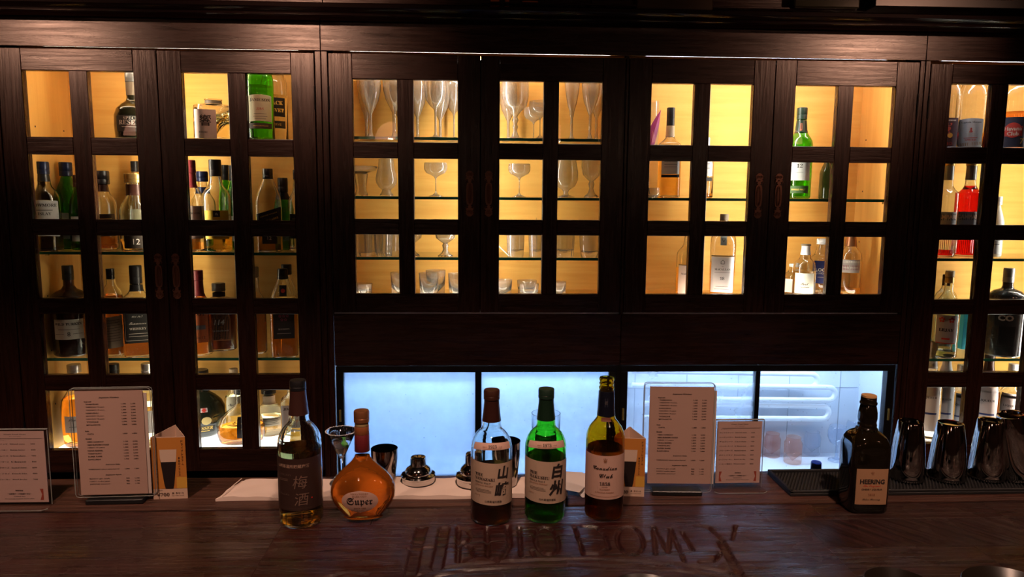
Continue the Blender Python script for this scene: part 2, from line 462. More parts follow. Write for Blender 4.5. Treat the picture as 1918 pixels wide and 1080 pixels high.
def bottle(name, label, loc, H, R, kind='whisky', glass=CLEAR, liquid=None, level=.5, cap=None, sleeve=None, labels=(), p=2.0, dy=1.0,
           zsq=(.6, .74), rz=None, group=None, n=28, cat='bottle', wall=.0025, prof=None, capparts=None, text_e=.006, shell=True):
    """cap: (z0n, z1n, rn, material); sleeve: list of (z0n, z1n, material); labels: dicts"""
    if rz is None: rz = -math.atan2(loc[0], loc[1]) * .9
    root = thing(name, label, cat, loc, rz, group)
    pr = smooth_prof([(r * R, z * H) for r, z in (prof or PR[kind])])
    S = make_S(p, dy, zsq if p != 2 else None, H) if (p != 2 or dy != 1) else None
    zs = [q[1] for q in pr]; rs = [q[0] for q in pr]
    def rad(z): return float(np.interp(z, zs, rs))
    mb = MB()
    if shell:
        inner = [(max(.0015, r - wall), max(z, .005)) for r, z in pr if z >= .003]
        inner = [(0, .0065)] + [(q[0], max(q[1], .0065)) for q in inner]
        mb.lathe([(0, .002), (pr[0][0] * .75, .002)] + pr + inner[::-1], n, S)
    else:
        mb.lathe([(0, .001)] + pr + [(0, pr[-1][1])], n, S)
    mb.build('glass_body', glass, root, ang=60)
    if liquid is not None:
        top = level * H
        L = [(0, .0062)] + [(rad(.012) - wall * .6, .0066)] + [(rad(z) - wall * .6, z) for z in zs if .008 < z < top] + [(rad(top) - wall * .6, top), (0, top)]
        MB().lathe(L, n, S).build('liquid', liquid, root, ang=50)
    if cap:
        z0, z1, rn, cm = cap
        z0 *= H; z1 *= H; r = rn * R
        P_ = [(r * .9, z0), (r, z0 + .001), (r, z0 + (z1 - z0) * .35), (r * .965, z0 + (z1 - z0) * .38), (r, z0 + (z1 - z0) * .41), (r, z1 - .0025), (r * .93, z1), (0, z1)]
        MB().lathe(P_, 24).build('cap', cm, root)
    for z0, z1, sm in (sleeve or []):
        z0 *= H; z1 *= H
        P_ = [(rad(z0 + (z1 - z0) * i / 6) + .0007, z0 + (z1 - z0) * i / 6) for i in range(7)]
        P_ = [(P_[0][0] - .0005, z0)] + P_ + [(P_[-1][0] - .0006, z1)]
        MB().lathe(P_, 24, S).build('neck_sleeve', sm, root)
    for lb in labels:
        z0, z1 = lb['z'][0] * H, lb['z'][1] * H; hw = lb['w'] * R; uc = lb.get('u', 0) * R
        shape = lb.get('shape'); round_ = (p == 2)
        def F(u, v, off=.0005):
            if round_:
                r = rad(v) if not lb.get('flat') else R
                a = u / R; return ((r + off) * math.sin(a), -(r + off) * math.cos(a) * dy, v)
            rr = rad(v); q = min(.97, abs(u) / rr)
            t = min(1, max(0, (v / H - zsq[0]) / (zsq[1] - zsq[0]))); pp = p + (2 - p) * t
            return (u, -(rr * (dy + (1 - dy) * t) * (1 - q ** pp) ** (1 / pp)) - off, v)
        nu, nv = 14, 6 if not shape else 12
        mb = MB(); vs = []; fs = []
        slant = lb.get('slant', 0); arch = lb.get('arch', 0)
        for off in (.0001, .0006):
            for j in range(nv + 1):
                for i in range(nu + 1):
                    s_ = -1 + 2 * i / nu; t_ = j / nv
                    z = z0 + (z1 - z0) * t_; u = uc + hw * s_
                    if shape == 'oval':
                        tt = -1 + 2 * t_; u = uc + hw * s_ * math.sqrt(max(0.0004, 1 - tt * tt))
                    if shape == 'arch' and t_ > .6:
                        tt = (t_ - .6) / .4; u = uc + hw * s_ * math.sqrt(max(.05, 1 - tt * tt * .95))
                    z += arch * H * (1 - s_ * s_) + slant * s_ * H
                    vs.append(F(u, z, off))
        N = (nu + 1) * (nv + 1)
        for o_ in (0, N):
            for j in range(nv):
                for i in range(nu):
                    a = o_ + j * (nu + 1) + i; q = (a, a + 1, a + nu + 2, a + nu + 1)
                    fs.append(q if o_ else q[::-1])
        mb.add(vs, fs)
        lo = mb.build('paper_label', lb['m'], root, ang=60, recalc=False)
        if lb.get('t'):
            groups = {}
            for T in lb['t']: groups.setdefault(id(T.get('m', INKM)), []).append(T)
            for g in groups.values():
                tm = MB()
                for T in g:
                    sl = slant / (lb['w'] * R) * H
                    FF = lambda a, b: F(a, b + sl * (a - uc), .0011)
                    if T.get('bar'):
                        bw, bh = T['bar']; m_ = 8
                        a0 = T['u'] * R - bw * R / 2; b0 = T['v'] * H
                        vv = [FF(a0 + bw * R * i / m_, b0 + bb * bh * H) for bb in (-.5, .5) for i in range(m_ + 1)]
                        tm.add(vv, [(i, i + 1, i + m_ + 2, i + m_ + 1) for i in range(m_)])
                        continue
                    place_text(tm, T['s'], T['w'] * R, T.get('u', 0) * R, T['v'] * H, FF, T.get('f', 'plain'), T['h'] * H if T.get('h') else None, T.get('b', 0), T.get('k', 0), maxe=text_e)
                tm.build('lettering', g[0].get('m', INKM), lo, smooth=False, recalc=False)
    return root


INKM = paper(INK); WINK = paper((.75, .7, .62)); YINK = paper((.85, .55, .12)); RINK = paper((.5, .03, .02)); BROWNINK = paper((.28, .12, .06))


def T(s, w, v, u=0, f='plain', m=None, h=None, b=0, k=0):
    return dict(s=s, w=w, v=v, u=u, f=f, m=m or INKM, h=h, b=b, k=k)


def BARR(w, h, v, u=0, m=None):
    return dict(bar=(w, h), v=v, u=u, m=m or INKM)
# ------------------------------------------------------------------ room shell
YF = 2.05          # cabinet front plane
struct('floor', MB().box(-3.6, 3.6, -3.6, 2.6, -.05, 0), FLOORM)
struct('ceiling', MB().box(-3.6, 3.6, -3.6, 2.6, 2.42, 2.5), CEILM)
struct('wall_back', MB().box(-3.6, 3.6, 2.5, 2.6, 0, 2.42), WALLM)
struct('wall_front', MB().box(-3.6, 3.6, -3.7, -3.6, 0, 2.42), WALLM)
struct('wall_left', MB().box(-3.7, -3.6, -3.6, 2.6, 0, 2.42), WALLM)
struct('wall_right', MB().box(3.6, 3.7, -3.6, 2.6, 0, 2.42), WALLM)

# frieze boards above the doors, with open butt joints
fr = [(-2.6, -1.3), (-1.299, -.438), (-.4365, 1.2565), (1.258, 2.6)]
p0 = bpy.data.objects.new('trim_1', None); COL.objects.link(p0); p0['kind'] = 'structure'
for a, b in fr:
    MB().box(a, b, YF, YF + .007, 1.9895, 2.10, .0008).build('panel', DARK, p0)
# upper wall boards above the cornice
for a, b in [(-2.6, -.427), (-.4255, .30), (.3015, 1.225), (1.2265, 2.6)]:
    MB().box(a, b, YF - .01, YF + .012, 2.085, 2.40, .0008).build('panel', DARK, p0)
# cornice moulding
prof = [(2.05, 2.064), (2.0, 2.066), (1.994, 2.070), (1.996, 2.076), (1.985, 2.079), (1.976, 2.086), (1.974, 2.094), (1.980, 2.098), (2.05, 2.099)]
struct('trim_2', MB().prism(prof, -2.6, 2.6, 'yz'), mat('black_cornice_lacquer', (.012, .006, .006), .22, coat=.4))
# face frame : uprights between cabinet units and lower panels (dark boards)
p1 = bpy.data.objects.new('trim_3', None); COL.objects.link(p1); p1['kind'] = 'structure'
for a, b, z0, z1 in [(-2.6, -1.3005, 0, 1.988), (-.4535, -.4375, .0, 1.988), (-.4363, -.4195, 0, 1.988),
                     (.4045, .4125, 1.262, 1.988), (1.2425, 1.2565, .0, 1.988), (1.258, 1.2725, 0, 1.988), (2.116, 2.6, 0, 1.988)]:
    MB().box(a, b, YF, YF + .022, z0, z1, .0012).build('upright', DARKV, p1)
MB().box(.396, .418, YF + .0005, YF + .026, .742, 1.1115).build('upright', mat('black_gap_filler', (.008, .007, .008), .4), p1)  # filler added between the window frames to close a light leak
MB().box(.398, .419, YF + .0203, YF + .0222, 1.112, 1.262).build('upright', DARKV, p1)  # backing strip added behind the panel seam to keep niche light in
for a, b in [(-.418, .408), (.4095, 1.241)]:
    MB().box(a, b, YF, YF + .02, 1.112, 1.262, .0012).build('panel', DARK, p1)
    MB().box(a, b, YF, YF + .02, .0, .745, .0012).build('panel', DARK, p1)

# ------------------------------------------------------------------ cabinets
def pane_mesh(w_, h_, t=.004, bev=.007):
    mb = MB(); a, b = w_ / 2, h_ / 2
    vs = [(-a, 0.0012, -b), (a, 0.0012, -b), (a, 0.0012, b), (-a, 0.0012, b), (-a + bev, 0, -b + bev), (a - bev, 0, -b + bev), (a - bev, 0, b - bev), (-a + bev, 0, b - bev),
          (-a, t, -b), (a, t, -b), (a, t, b), (-a, t, b)]
    mb.add(vs, [(4, 5, 6, 7), (0, 1, 5, 4), (1, 2, 6, 5), (2, 3, 7, 6), (3, 0, 4, 7), (11, 10, 9, 8), (0, 8, 9, 1), (1, 9, 10, 2), (2, 10, 11, 3), (3, 11, 8, 0)])
    return mb


HANDLE = None
def handle(parent, x, z):
    """ornate cast pull: scrolled ends, oval centre with a raised loop"""
    global HANDLE
    if HANDLE is None:
        mb = MB(); prof_ = []
        N = 60
        L = []
        for i in range(N + 1):
            t = -1 + 2 * i / N; a = abs(t)
            if a < .5: wd = .0098 * math.sqrt(max(.05, 1 - (a / .56) ** 4))
            elif a < .62: wd = .0042 + .002 * math.cos((a - .56) * 50)
            elif a < .72: wd = .0095 - .02 * abs(a - .67)
            else: wd = .0105 * math.sqrt(max(.02, 1 - ((a - .83) / .17) ** 2)) * (1 - .12 * math.cos((a - .83) * 60))
            L.append((wd, t * .064))
        poly = [(w_, z_) for w_, z_ in L] + [(-w_, z_) for w_, z_ in reversed(L)]
        mb.prism(poly, -.003, 0)
        for s in (-1, 1):
            for q in (-1, 1):   # scroll curls
                c = [(q * .0045 + .0042 * math.cos(k * .7) * (1 - k * .06), -.0042, s * .053 + .0048 * math.sin(k * .7) * (1 - k * .06)) for k in range(12)]
                mb.tube(c, .0013, 5)
                mb.tube([(q * .009, -.0035, s * .036), (q * .011, -.0035, s * .040), (q * .009, -.0035, s * .045)], .001, 5)
            mb.lathe([(0, -.003), (.003, -.002), (.0035, 0)], 8, c=(0, -.004, s * .045))
        ring = [(.0062 * math.sin(a), -.0048, .028 * math.cos(a) * (1 if abs(math.cos(a)) < .9 else .97)) for a in [2 * math.pi * k / 24 for k in range(24)]]
        mb.tube(ring, .0016, 6, closed=True)
        loop = [(0, -.004, .026), (0, -.009, .022), (0, -.012, .01), (0, -.012, -.012), (0, -.009, -.022), (0, -.004, -.026)]
        mb.tube(loop, .0022, 6)
        o = mb.build('handle', BRONZE, parent, ang=50); HANDLE = o
    else:
        o = HANDLE.copy(); COL.objects.link(o); o.parent = parent
    o.location = (x, YF - .0005, z)


PANEM = {}
def door(cab, x0, x1, z0, z1, panes_x, rows, hx, hz, hinge_side, drop=.0, lab=None):
    """door frame of stiles, rails and glazing bars; panes are sub-parts"""
    mb = MB(); y0, y1 = YF, YF + .022; g = .0007; c = .0012
    z1 -= drop
    px0, px3 = panes_x[0][0], panes_x[-1][1]
    mb.box(x0 + g, px0, y0, y1, z0, z1, c); mb.box(px3, x1 - g, y0, y1, z0, z1, c)
    mb.cur = 1
    mb.box(px0 + .0002, px3 - .0002, y0, y1, rows[0][1], z1, c); mb.box(px0 + .0002, px3 - .0002, y0, y1, z0, rows[-1][0], c)
    mb.cur = 0; mb.box(panes_x[0][1], panes_x[1][0], y0 + .0004, y1 - .0004, rows[-1][0], rows[0][1], c)
    mb.cur = 1
    for (a, b), (a2, b2) in zip(rows, rows[1:]):
        for p in panes_x: mb.box(p[0], p[1], y0 + .0006, y1, b2, a, c)
    mb.cur = 0
    # moulded bead round each opening
    if hinge_side < 0:   # lip added behind the meeting stiles to block light through the gap
        mb.box(x1 - .008, x1 + .006, y1 + .0003, y1 + .004, z0 + .006, z1 - .008)
    d = mb.build('door', [DARKV, DARK], cab)
    for (a, b) in rows:
        for p in panes_x:
            k = (round(p[1] - p[0], 3), round(b - a, 3))
            if k not in PANEM:
                o = pane_mesh(k[0], k[1]).build('pane', PANE, d, smooth=False); PANEM[k] = o
            else:
                o = PANEM[k].copy(); COL.objects.link(o); o.parent = d
            o.location = ((p[0] + p[1]) / 2, YF + .0115, (a + b) / 2)
    if hx is not None:
        handle(d, hx, hz)
    for hz_ in ((z1 - .12), (z0 + .12)):
        hxp = x0 if hinge_side < 0 else x1
        MB().lathe([(0, -.032), (.0026, -.031), (.0026, .031), (0, .032)], 10, c=(hxp, YF - .001, hz_)).build('hinge', BLACK, d)
    return d


def cabinet(name, label, x0, x1, z0, z1, floor_z, back=2.30, glow=False, top_tube=(0, 1), bottom_tube=False, shelves=(), shelf_x=None):
    root = thing(name, label, 'cabinet', (0, 0, 0))
    t = .012
    b = MB(); b.box(x0, x1, back, back + t, z0, z1); b.build('back_panel', MAPLE, root)
    b = MB(); b.box(x0 - t, x0, YF + .0225, back + t, z0, z1); b.build('side_panel', MAPLEV, root)
    b = MB(); b.box(x1, x1 + t, YF + .0225, back + t, z0, z1); b.build('side_panel', MAPLEV, root)
    b = MB(); b.box(x0, x1, YF + .0225, back, z1, z1 + t); b.build('top_panel', MAPLE, root)
    b = MB(); b.box(x0, x1, YF + .0225, back, floor_z - .014, floor_z); b.build('bottom_panel', MAPLE, root)
    # shelf-pin holes drilled in the sides
    hb = MB()
    for sx, q in ((x0, 1), (x1, -1)):
        for yy in (2.12, 2.26):
            zz = z0 + .12
            while zz < z1 - .05:
                if abs((zz * 100) % 16) < 3.4:
                    hb.box(min(sx, sx + q * .0006), max(sx, sx + q * .0006), yy - .0022, yy + .0022, zz - .0022, zz + .0022)
                zz += .032
    if hb.v: hb.build('pin_holes', paper((.03, .012, .006)), root, smooth=False)['kind'] = 'stuff'
    for z in shelves:
        s = MB().box(x0 + .001, x1 - .001, 2.088, back - .004, z - .008, z)
        o = s.build('glass_shelf', SHELFG, root, smooth=False)
        MB().box(x0 + .001, x1 - .001, 2.0855, 2.0878, z - .008, z).build('polished_edge', SHELFE, o, smooth=False)
        for px_ in (x0 + .001, x1 - .009):
            MB().box(px_, px_ + .008, 2.12, 2.128, z - .014, z - .0082).build('shelf_pin', CHROME, root)
    return root


TUBEM = emitter('warm_tube_glow', (1.0, .86, .66), TUBE_WARM)
TUBEMW = emitter('white_tube_glow', (1.0, .92, .79), TUBE_WARM)
COOLM = emitter('cool_tube_glow', (.60, .78, 1.0), TUBE_COOL)
GLOWP = emitter('lit_base_panel', (1.0, .97, .90), PANEL_GLOW)


def light_tube(x0, x1, y, z, m, label, group=None, r=.007):
    root = thing('light_tube', label, 'lamp', ((x0 + x1) / 2, y, z), 0, group)
    L = (x1 - x0) / 2
    MB().tube([(-L, 0, 0), (L, 0, 0)], r, 12).build('glowing_tube', m, root)
    for s in (-1, 1):
        MB().box(s * L - .006, s * L + .006, -.008, .008, -.0085, .0085, .001).build('end_socket', CAPWHT, root)
    return root


A_ROWS = [(1.7505, 1.9265), (1.5275, 1.7035), (1.307, 1.483), (1.087, 1.2625), (.8665, 1.0415)]
B_ROWS = [(1.747, 1.9165), (1.5335, 1.7025), (1.3215, 1.490)]
ZT = 1.985
cabA = cabinet('tall_cabinet', 'tall dark cabinet at the left with two five-row glazed doors, full of whisky bottles', -1.25, -.462, .80, ZT, .848, shelves=(1.752, 1.435, 1.1285))
cabB = cabinet('wall_cabinet', 'dark three-row glazed cabinet holding stemware and tumblers', -.408, .4025, 1.28, ZT, 1.303, shelves=(1.764, 1.597, 1.4235))
cabD = cabinet('wall_cabinet', 'dark three-row glazed cabinet with a few whisky bottles and much empty shelf', .4165, 1.212, 1.28, ZT, 1.303, shelves=(1.599,))
cabC = cabinet('tall_cabinet', 'tall dark cabinet at the right edge with rum and red bitter bottles', 1.27, 2.10, .80, ZT, .848, shelves=(1.737, 1.426, 1.121))
for cb in (cabA, cabC):
    xx = (-1.25, -.462) if cb is cabA else (1.27, 2.10)
    MB().box(xx[0] + .003, xx[1] - .003, 2.08, 2.297, .8485, .8515).build('lit_panel', GLOWP, cb)
AP = [((-1.2345, -1.1115), (-1.0635, -.9405)), ((-.813, -.690), (-.6415, -.5185))]
door(cabA, -1.2985, -.877, .80, ZT, AP[0], A_ROWS, -.9, 1.37, -1, .0008)
door(cabA, -.877, -.455, .80, ZT, AP[1], A_ROWS, -.852, 1.37, 1, .0016)
BP = [((-.3535, -.231), (-.1865, -.064)), ((.0525, .1745), (.2175, .3395))]
door(cabB, -.418, -.001, 1.268, ZT, BP[0], B_ROWS, -.031, 1.606, -1, .0012)
door(cabB, -.001, .4035, 1.268, ZT, BP[1], B_ROWS, .0225, 1.606, 1, .0024)
DP = [((.4775, .5995), (.6445, .7665)), ((.8875, 1.01), (1.055, 1.1765))]
door(cabD, .4135, .8272, 1.268, ZT, DP[0], B_ROWS, .7945, 1.606, -1, .0018)
door(cabD, .8272, 1.2415, 1.268, ZT, DP[1], B_ROWS, .852, 1.606, 1, .0005)
CP = [((1.338, 1.4585), (1.506, 1.6315)), ((1.76, 1.88), (1.93, 2.05))]
door(cabC, 1.2735, 1.695, .80, ZT, CP[0], A_ROWS, 1.668, 1.37, -1, .004)
door(cabC, 1.695, 2.115, .80, ZT, CP[1], A_ROWS, 1.72, 1.37, 1, .003)
LOWT = emitter('dim_tube_glow', (1.0, .86, .66), 30)
light_tube(-1.2, -.50, 2.093, 1.974, LOWT, 'thin lamp tube hidden at the top of the left tall cabinet', r=.005)
LOWT2 = emitter('pale_tube_glow', (.92, .93, 1), 40)
light_tube(-.37, .37, 2.093, 1.974, emitter('added_top_tube_glow', (1, .88, .70), 42), 'thin lamp tube added unseen at the top of the stemware cabinet', r=.007)  # added tube, brightens the dark outer panes of the top row
def light_post(x, z0, z1, m, label, r=.009):
    root = thing('light_tube', label, 'lamp', (x, 2.0895, (z0 + z1) / 2))
    L = (z1 - z0) / 2
    MB().tube([(0, 0, -L), (0, 0, L)], r, 12).build('glowing_tube', m, root)
    for s in (-1, 1): MB().box(-.010, .010, -.010, .010, s * L - .006, s * L + .006, .001).build('end_socket', CAPWHT, root)
light_post(-.877, .90, 1.42, emitter('faint_tube_glow', (1.0, .84, .6), 13), 'dim upright lamp tube behind the meeting stiles of the left tall cabinet, lower one')
light_post(-.877, 1.45, 1.965, TUBEM, 'upright lamp tube behind the meeting stiles of the left tall cabinet, upper one')
light_post(-.001, 1.32, 1.965, TUBEMW, 'upright lamp tube behind the meeting stiles of the stemware cabinet')
light_post(.8272, 1.32, 1.955, TUBEMW, 'upright lamp tube behind the meeting stiles of the nearly empty cabinet')
light_post(1.695, .90, 1.955, TUBEMW, 'upright lamp tube behind the meeting stiles of the right tall cabinet')
light_tube(.46, 1.17, 2.093, 1.974, LOWT2, 'thin lamp tube at the top of the nearly empty cabinet, glowing through the door gap')
light_tube(1.32, 2.05, 2.093, 1.974, LOWT2, 'thin lamp tube at the top of the right tall cabinet, glowing over its door')
light_tube(-.37, .37, 2.084, 1.3105, emitter('low_tube', (1, .9, .72), 14), 'thin lamp tube lying at the foot of the stemware cabinet', r=.005)
light_tube(.46, 1.17, 2.084, 1.3105, emitter('low_tube_white', (1, .93, .80), 18), 'thin lamp tube lying at the foot of the nearly empty cabinet', r=.005)

# ------------------------------------------------------------------ low back-lit windows
WX = [(-.3946, -.015), (.0036, .377), (.4322, .8144), (.8284, 1.2115)]
cav = bpy.data.objects.new('wall_niche', None); COL.objects.link(cav); cav['kind'] = 'structure'
MB().box(-.42, 1.245, 2.262, 2.275, .70, 1.255).build('back_panel', WHITEW, cav)
MB().box(-.42, 1.245, 2.073, 2.262, .745, .762).build('shelf_board', WHITEW, cav)
MB().box(-.42, 1.245, 2.073, 2.262, 1.255, 1.268).build('top_panel', WHITEW, cav)
MB().box(-.432, -.42, 2.073, 2.275, .745, 1.268).build('side_panel', WHITEW, cav)
MB().box(1.245, 1.257, 2.073, 2.275, .745, 1.268).build('side_panel', WHITEW, cav)
tl = MB()
for k in range(5):
    tl.box(.50 + k * .17, .502 + k * .17, 2.2605, 2.2625, .77, 1.25)
tl.box(.45, 1.24, 2.2605, 2.2625, .985, .987)
tl.build('tile_joint', paper((.35, .42, .5)), cav, smooth=False)
light_tube(-.38, .38, 2.12, 1.225, COOLM, 'cool white lamp tube behind the panel over the two left windows', r=.008)
light_tube(.44, 1.20, 2.12, 1.225, COOLM, 'cool white lamp tube behind the panel over the two right windows', r=.008)
FRG = [sheet_glass('misted_window_glass', (.9, .95, 1), .8, .55, .8, dcol=(.62, .76, .95)), sheet_glass('misted_window_glass_b', (.9, .95, 1), .5, .62, .8, dcol=(.62, .76, .95)),
       sheet_glass('window_glass_hazy', (.94, .97, 1), .3, .30, .8, dcol=(.7, .8, .95)), sheet_glass('window_glass', (.95, .98, 1), .25, .06, .8, dcol=(.7, .8, .95))]
for k in range(2):
    x0 = (-.4035, .4225)[k]; x1 = (.389, 1.2235)[k]; a, b = WX[2 * k], WX[2 * k + 1]
    wi = bpy.data.objects.new('window_%d' % (k + 1), None); COL.objects.link(wi); wi['kind'] = 'structure'
    f = MB(); y0, y1 = YF - .002, YF + .024
    f.box(x0 - .012, x1 + .012, y0, y1, 1.0925, 1.111, .001); f.box(x0 - .012, x1 + .012, y0, y1, .746, .776, .001)
    f.box(x0 - .012, a[0], y0, y1, .776, 1.0925, .001); f.box(b[1], x1 + (.006 if k == 0 else .012), y0, y1, .776, 1.0925, .001)
    f.box(a[1], b[0], y0 + .002, y1, .776, 1.0925, .001)
    f.build('window_frame', mat('black_window_frame_%d' % k, (.008, .007, .008), .35), wi)
    for j, q in enumerate((a, b)):
        MB().box(q[0], q[1], YF + .010 + .004 * j, YF + .013 + .004 * j, .776, 1.0925).build('pane', FRG[2 * k + j], wi, smooth=False)
    for hx, hz in ((x0 - .002, .965), (x1 - .001, .96)):
        MB().box(hx - .003, hx + .003, YF - .006, YF - .001, hz - .018, hz + .018, .001).build('latch', GILT, wi)

# U-shaped glass tubes and jars behind the right-hand window
UTUBE = mat('milky_glass_tube', (.80, .88, 1), .12, trans=.35, emit=(.6, .78, 1), es=.25)
for i, (xr, zc, yy, lb) in enumerate(((1531, 712, 2.215, 'milky U-shaped lamp tube behind the window, uppermost of three'), (1564, 737, 2.20, 'milky U-shaped lamp tube behind the window, middle one of three'), (1552, 772, 2.205, 'milky U-shaped lamp tube behind the window, lowest of three'))):
    P = at(xr, zc, Y=yy); h = .021; Lx = .60
    pts = [(-Lx, 0, h + .012)] + [(-h, 0, h)] + [(-h + h * math.sin(a * D2R), 0, h * math.cos(a * D2R)) for a in range(15, 180, 15)] + [(-h, 0, -h), (-Lx, 0, -h + .008)]
    o = MB().tube(pts, .0085, 12).build('curved_lamp_tube', UTUBE, None, loc=(P.x, P.y, P.z)); tag(o, lb, 'lamp', 'U-shaped tubes behind the window')


def cup(name, label, loc, prof, glassm, cat='glass', t=.0018, base=.006, n=28, rz=0, group=None, rot=None, S=None):
    """open vessel from an outer profile, real wall thickness"""
    root_prof = smooth_prof(prof, 2)
    inner = [(max(0.0008, r - t), z) for r, z in root_prof if z > base]
    P_ = [(0, 0)] + root_prof + [(root_prof[-1][0] - t * .5, root_prof[-1][1] + t * .3)] + inner[::-1] + [(0, base)]
    o = MB().lathe(P_, n, S).build(name, glassm, None, ang=50, loc=loc)
    o.rotation_euler = rot or (0, 0, rz)
    return tag(o, label, cat, group)


JARP = [(.022, 0), (.026, .003), (.027, .06), (.024, .066), (.022, .07), (.022, .078)]
PINK = sheet_glass('pinkish_glass', (.97, .84, .78), frost=.12, f=1.5, dcol=(.95, .62, .5))
MILK = sheet_glass('frosty_glass', (.93, .96, 1), frost=.10, f=2.0, dcol=(.8, .88, 1))
P = at(1484, 866, Z=.762); cup('glass_jar', 'pinkish glass jar seen through the right-hand window', P, [(r * 1.05, z * 1.1) for r, z in JARP], PINK, 'jar')
P = at(1452, 860, Z=.762); cup('glass_jar', 'hazy pink jar left of the clearer pink jar behind the window', P + Vector((0, .03, 0)), JARP, PINK, 'jar')
P = at(1520, 850, Z=.762); cup('glass_mug', 'clear mug between the pink jar and the balloon glasses behind the window', P, JARP, MILK, 'mug')
BAL = [(.026, 0), (.024, .004), (.006, .01), (.004, .04), (.008, .05), (.024, .062), (.031, .08), (.031, .098), (.026, .115)]
for xx, yy, lb in ((1566, 862, 'balloon stem glass behind the window, nearest the dark square bottle'), (1600, 850, 'balloon stem glass partly hidden behind the dark square bottle\'s neck')):
    P = at(xx, yy, Z=.762); cup('balloon_glass', lb, P, BAL, MILK)
for xx, lb in ((775, 'low clear glass dish blurred behind the misted window, left one'), (832, 'low clear glass dish blurred behind the misted window, right one')):
    P = at(xx, 872, Z=.762); cup('glass_dish', lb, P, [(.02, 0), (.03, .006), (.034, .02)], MILK, 'dish')

# ------------------------------------------------------------------ things above the cornice
P = at(1190, 24, Y=2.03)
Q = at(1332, 24, Y=2.03)
o = MB().box(P.x, Q.x, 2.015, 2.039, P.z, P.z + .2, .003).build('wall_picture', wood('walnut_frame', (.05, .03, .015), (.12, .07, .035), .4)); tag(o, 'brown wooden frame hung above the cornice, cut off by the top edge', 'picture frame')
P = at(1480, 18, Y=2.03); Q = at(1602, 18, Y=2.03)
o = MB().box(P.x, Q.x, 2.005, 2.039, P.z, P.z + .2, .004).build('display_case', mat('smoky_case', (.05, .05, .03), .1, trans=.4)); tag(o, 'smoky glass-fronted case above the cornice beside the black speaker', 'case')
P = at(1628, 17, Y=2.0); Q = at(1925, 20, Y=2.0)
root = thing('loudspeaker', 'long black loudspeaker box above the cornice at the right', 'speaker', (P.x, 2.0, P.z))
MB().box(0, Q.x - P.x + .1, -.03, .039, 0, .2, .002).build('housing', BLACK, root)
g = MB()
for k in range(34):
    g.box(.06 + k * .0095, .066 + k * .0095, -.033, -.03, .022, .03)
    g.box(.06 + k * .0095, .066 + k * .0095, -.033, -.03, .034, .042)
g.build('grille', paper((.25, .12, .08)), root, smooth=False)
for xx, ww, lb in ((927, .012, 'orange candle stub above the cornice'), (950, .006, 'thin orange taper beside the candle stub above the cornice'), (993, .022, 'flat orange dish above the cornice, right of the tapers')):
    P = at(xx, 6 if ww < .02 else 5, Y=2.035)
    root = MB().lathe([(0, 0), (ww * .9, 0), (ww, .002), (ww, .05 if ww < .02 else .005), (0, .052 if ww < .02 else .006)], 14, (lambda r, a, z: (r * math.sin(a), -r * math.cos(a) * .3))).build('candle' if ww < .02 else 'dish', paper((.75, .18, .05)), None, loc=(P.x, 2.033, P.z - .002))
    tag(root, lb, 'candle' if ww < .02 else 'dish')
MB_ = MB().box(at(900, 9, Y=2.03).x, at(1620, 9, Y=2.03).x, 2.02, 2.039, P.z - .008, P.z - .0025, .001)
tag(MB_.build('picture_ledge', DARK), 'thin dark ledge above the cornice holding the orange candle', 'shelf')

# ceiling spots and pendant shades (they are what the panes and lacquer reflect)
for i, (sx, sy) in enumerate(SPOTS):
    root = thing('ceiling_spot', ('leftmost', 'middle', 'rightmost')[i] + ' of three small recessed ceiling spots before the cabinets', 'lamp', (sx, sy, 2.40), 0, 'recessed ceiling spots')
    MB().lathe([(.05, .02), (.056, .0), (.06, -.004), (.066, -.002), (.066, .02)], 24).build('trim_ring', BRASS, root)
    MB().lathe([(0, .012), (.048, .012)], 24).build('reflector', CHROME, root)
for i, (sx, sy) in enumerate(PENDS):
    root = thing('pendant_lamp', 'bell-shaped rosy pendant lamp hanging behind the seats, ' + ('second from left', 'leftmost', 'third from left', 'rightmost')[i], 'lamp', (sx, sy, 2.12), 0, 'pendant lamps over the seats')
    MB().lathe([(.125, -.05), (.12, -.02), (.10, .03), (.06, .07), (.02, .09), (.018, .085), (.058, .065), (.097, .027), (.117, -.022), (.122, -.05)], 28).build('lamp_shade', mat('rosy_glass_shade', (.6, .25, .18), .4, emit=(1, .42, .26), es=6), root)
    MB().lathe([(0, -.085), (.018, -.077), (.024, -.055), (.014, -.03), (.012, .0), (0, .05)], 16).build('bulb', emitter('bulb_glow', (1, .66, .42), 110), root)
    MB().tube([(0, 0, .088), (0, 0, .30)], .003, 6).build('cord', BLACK, root)

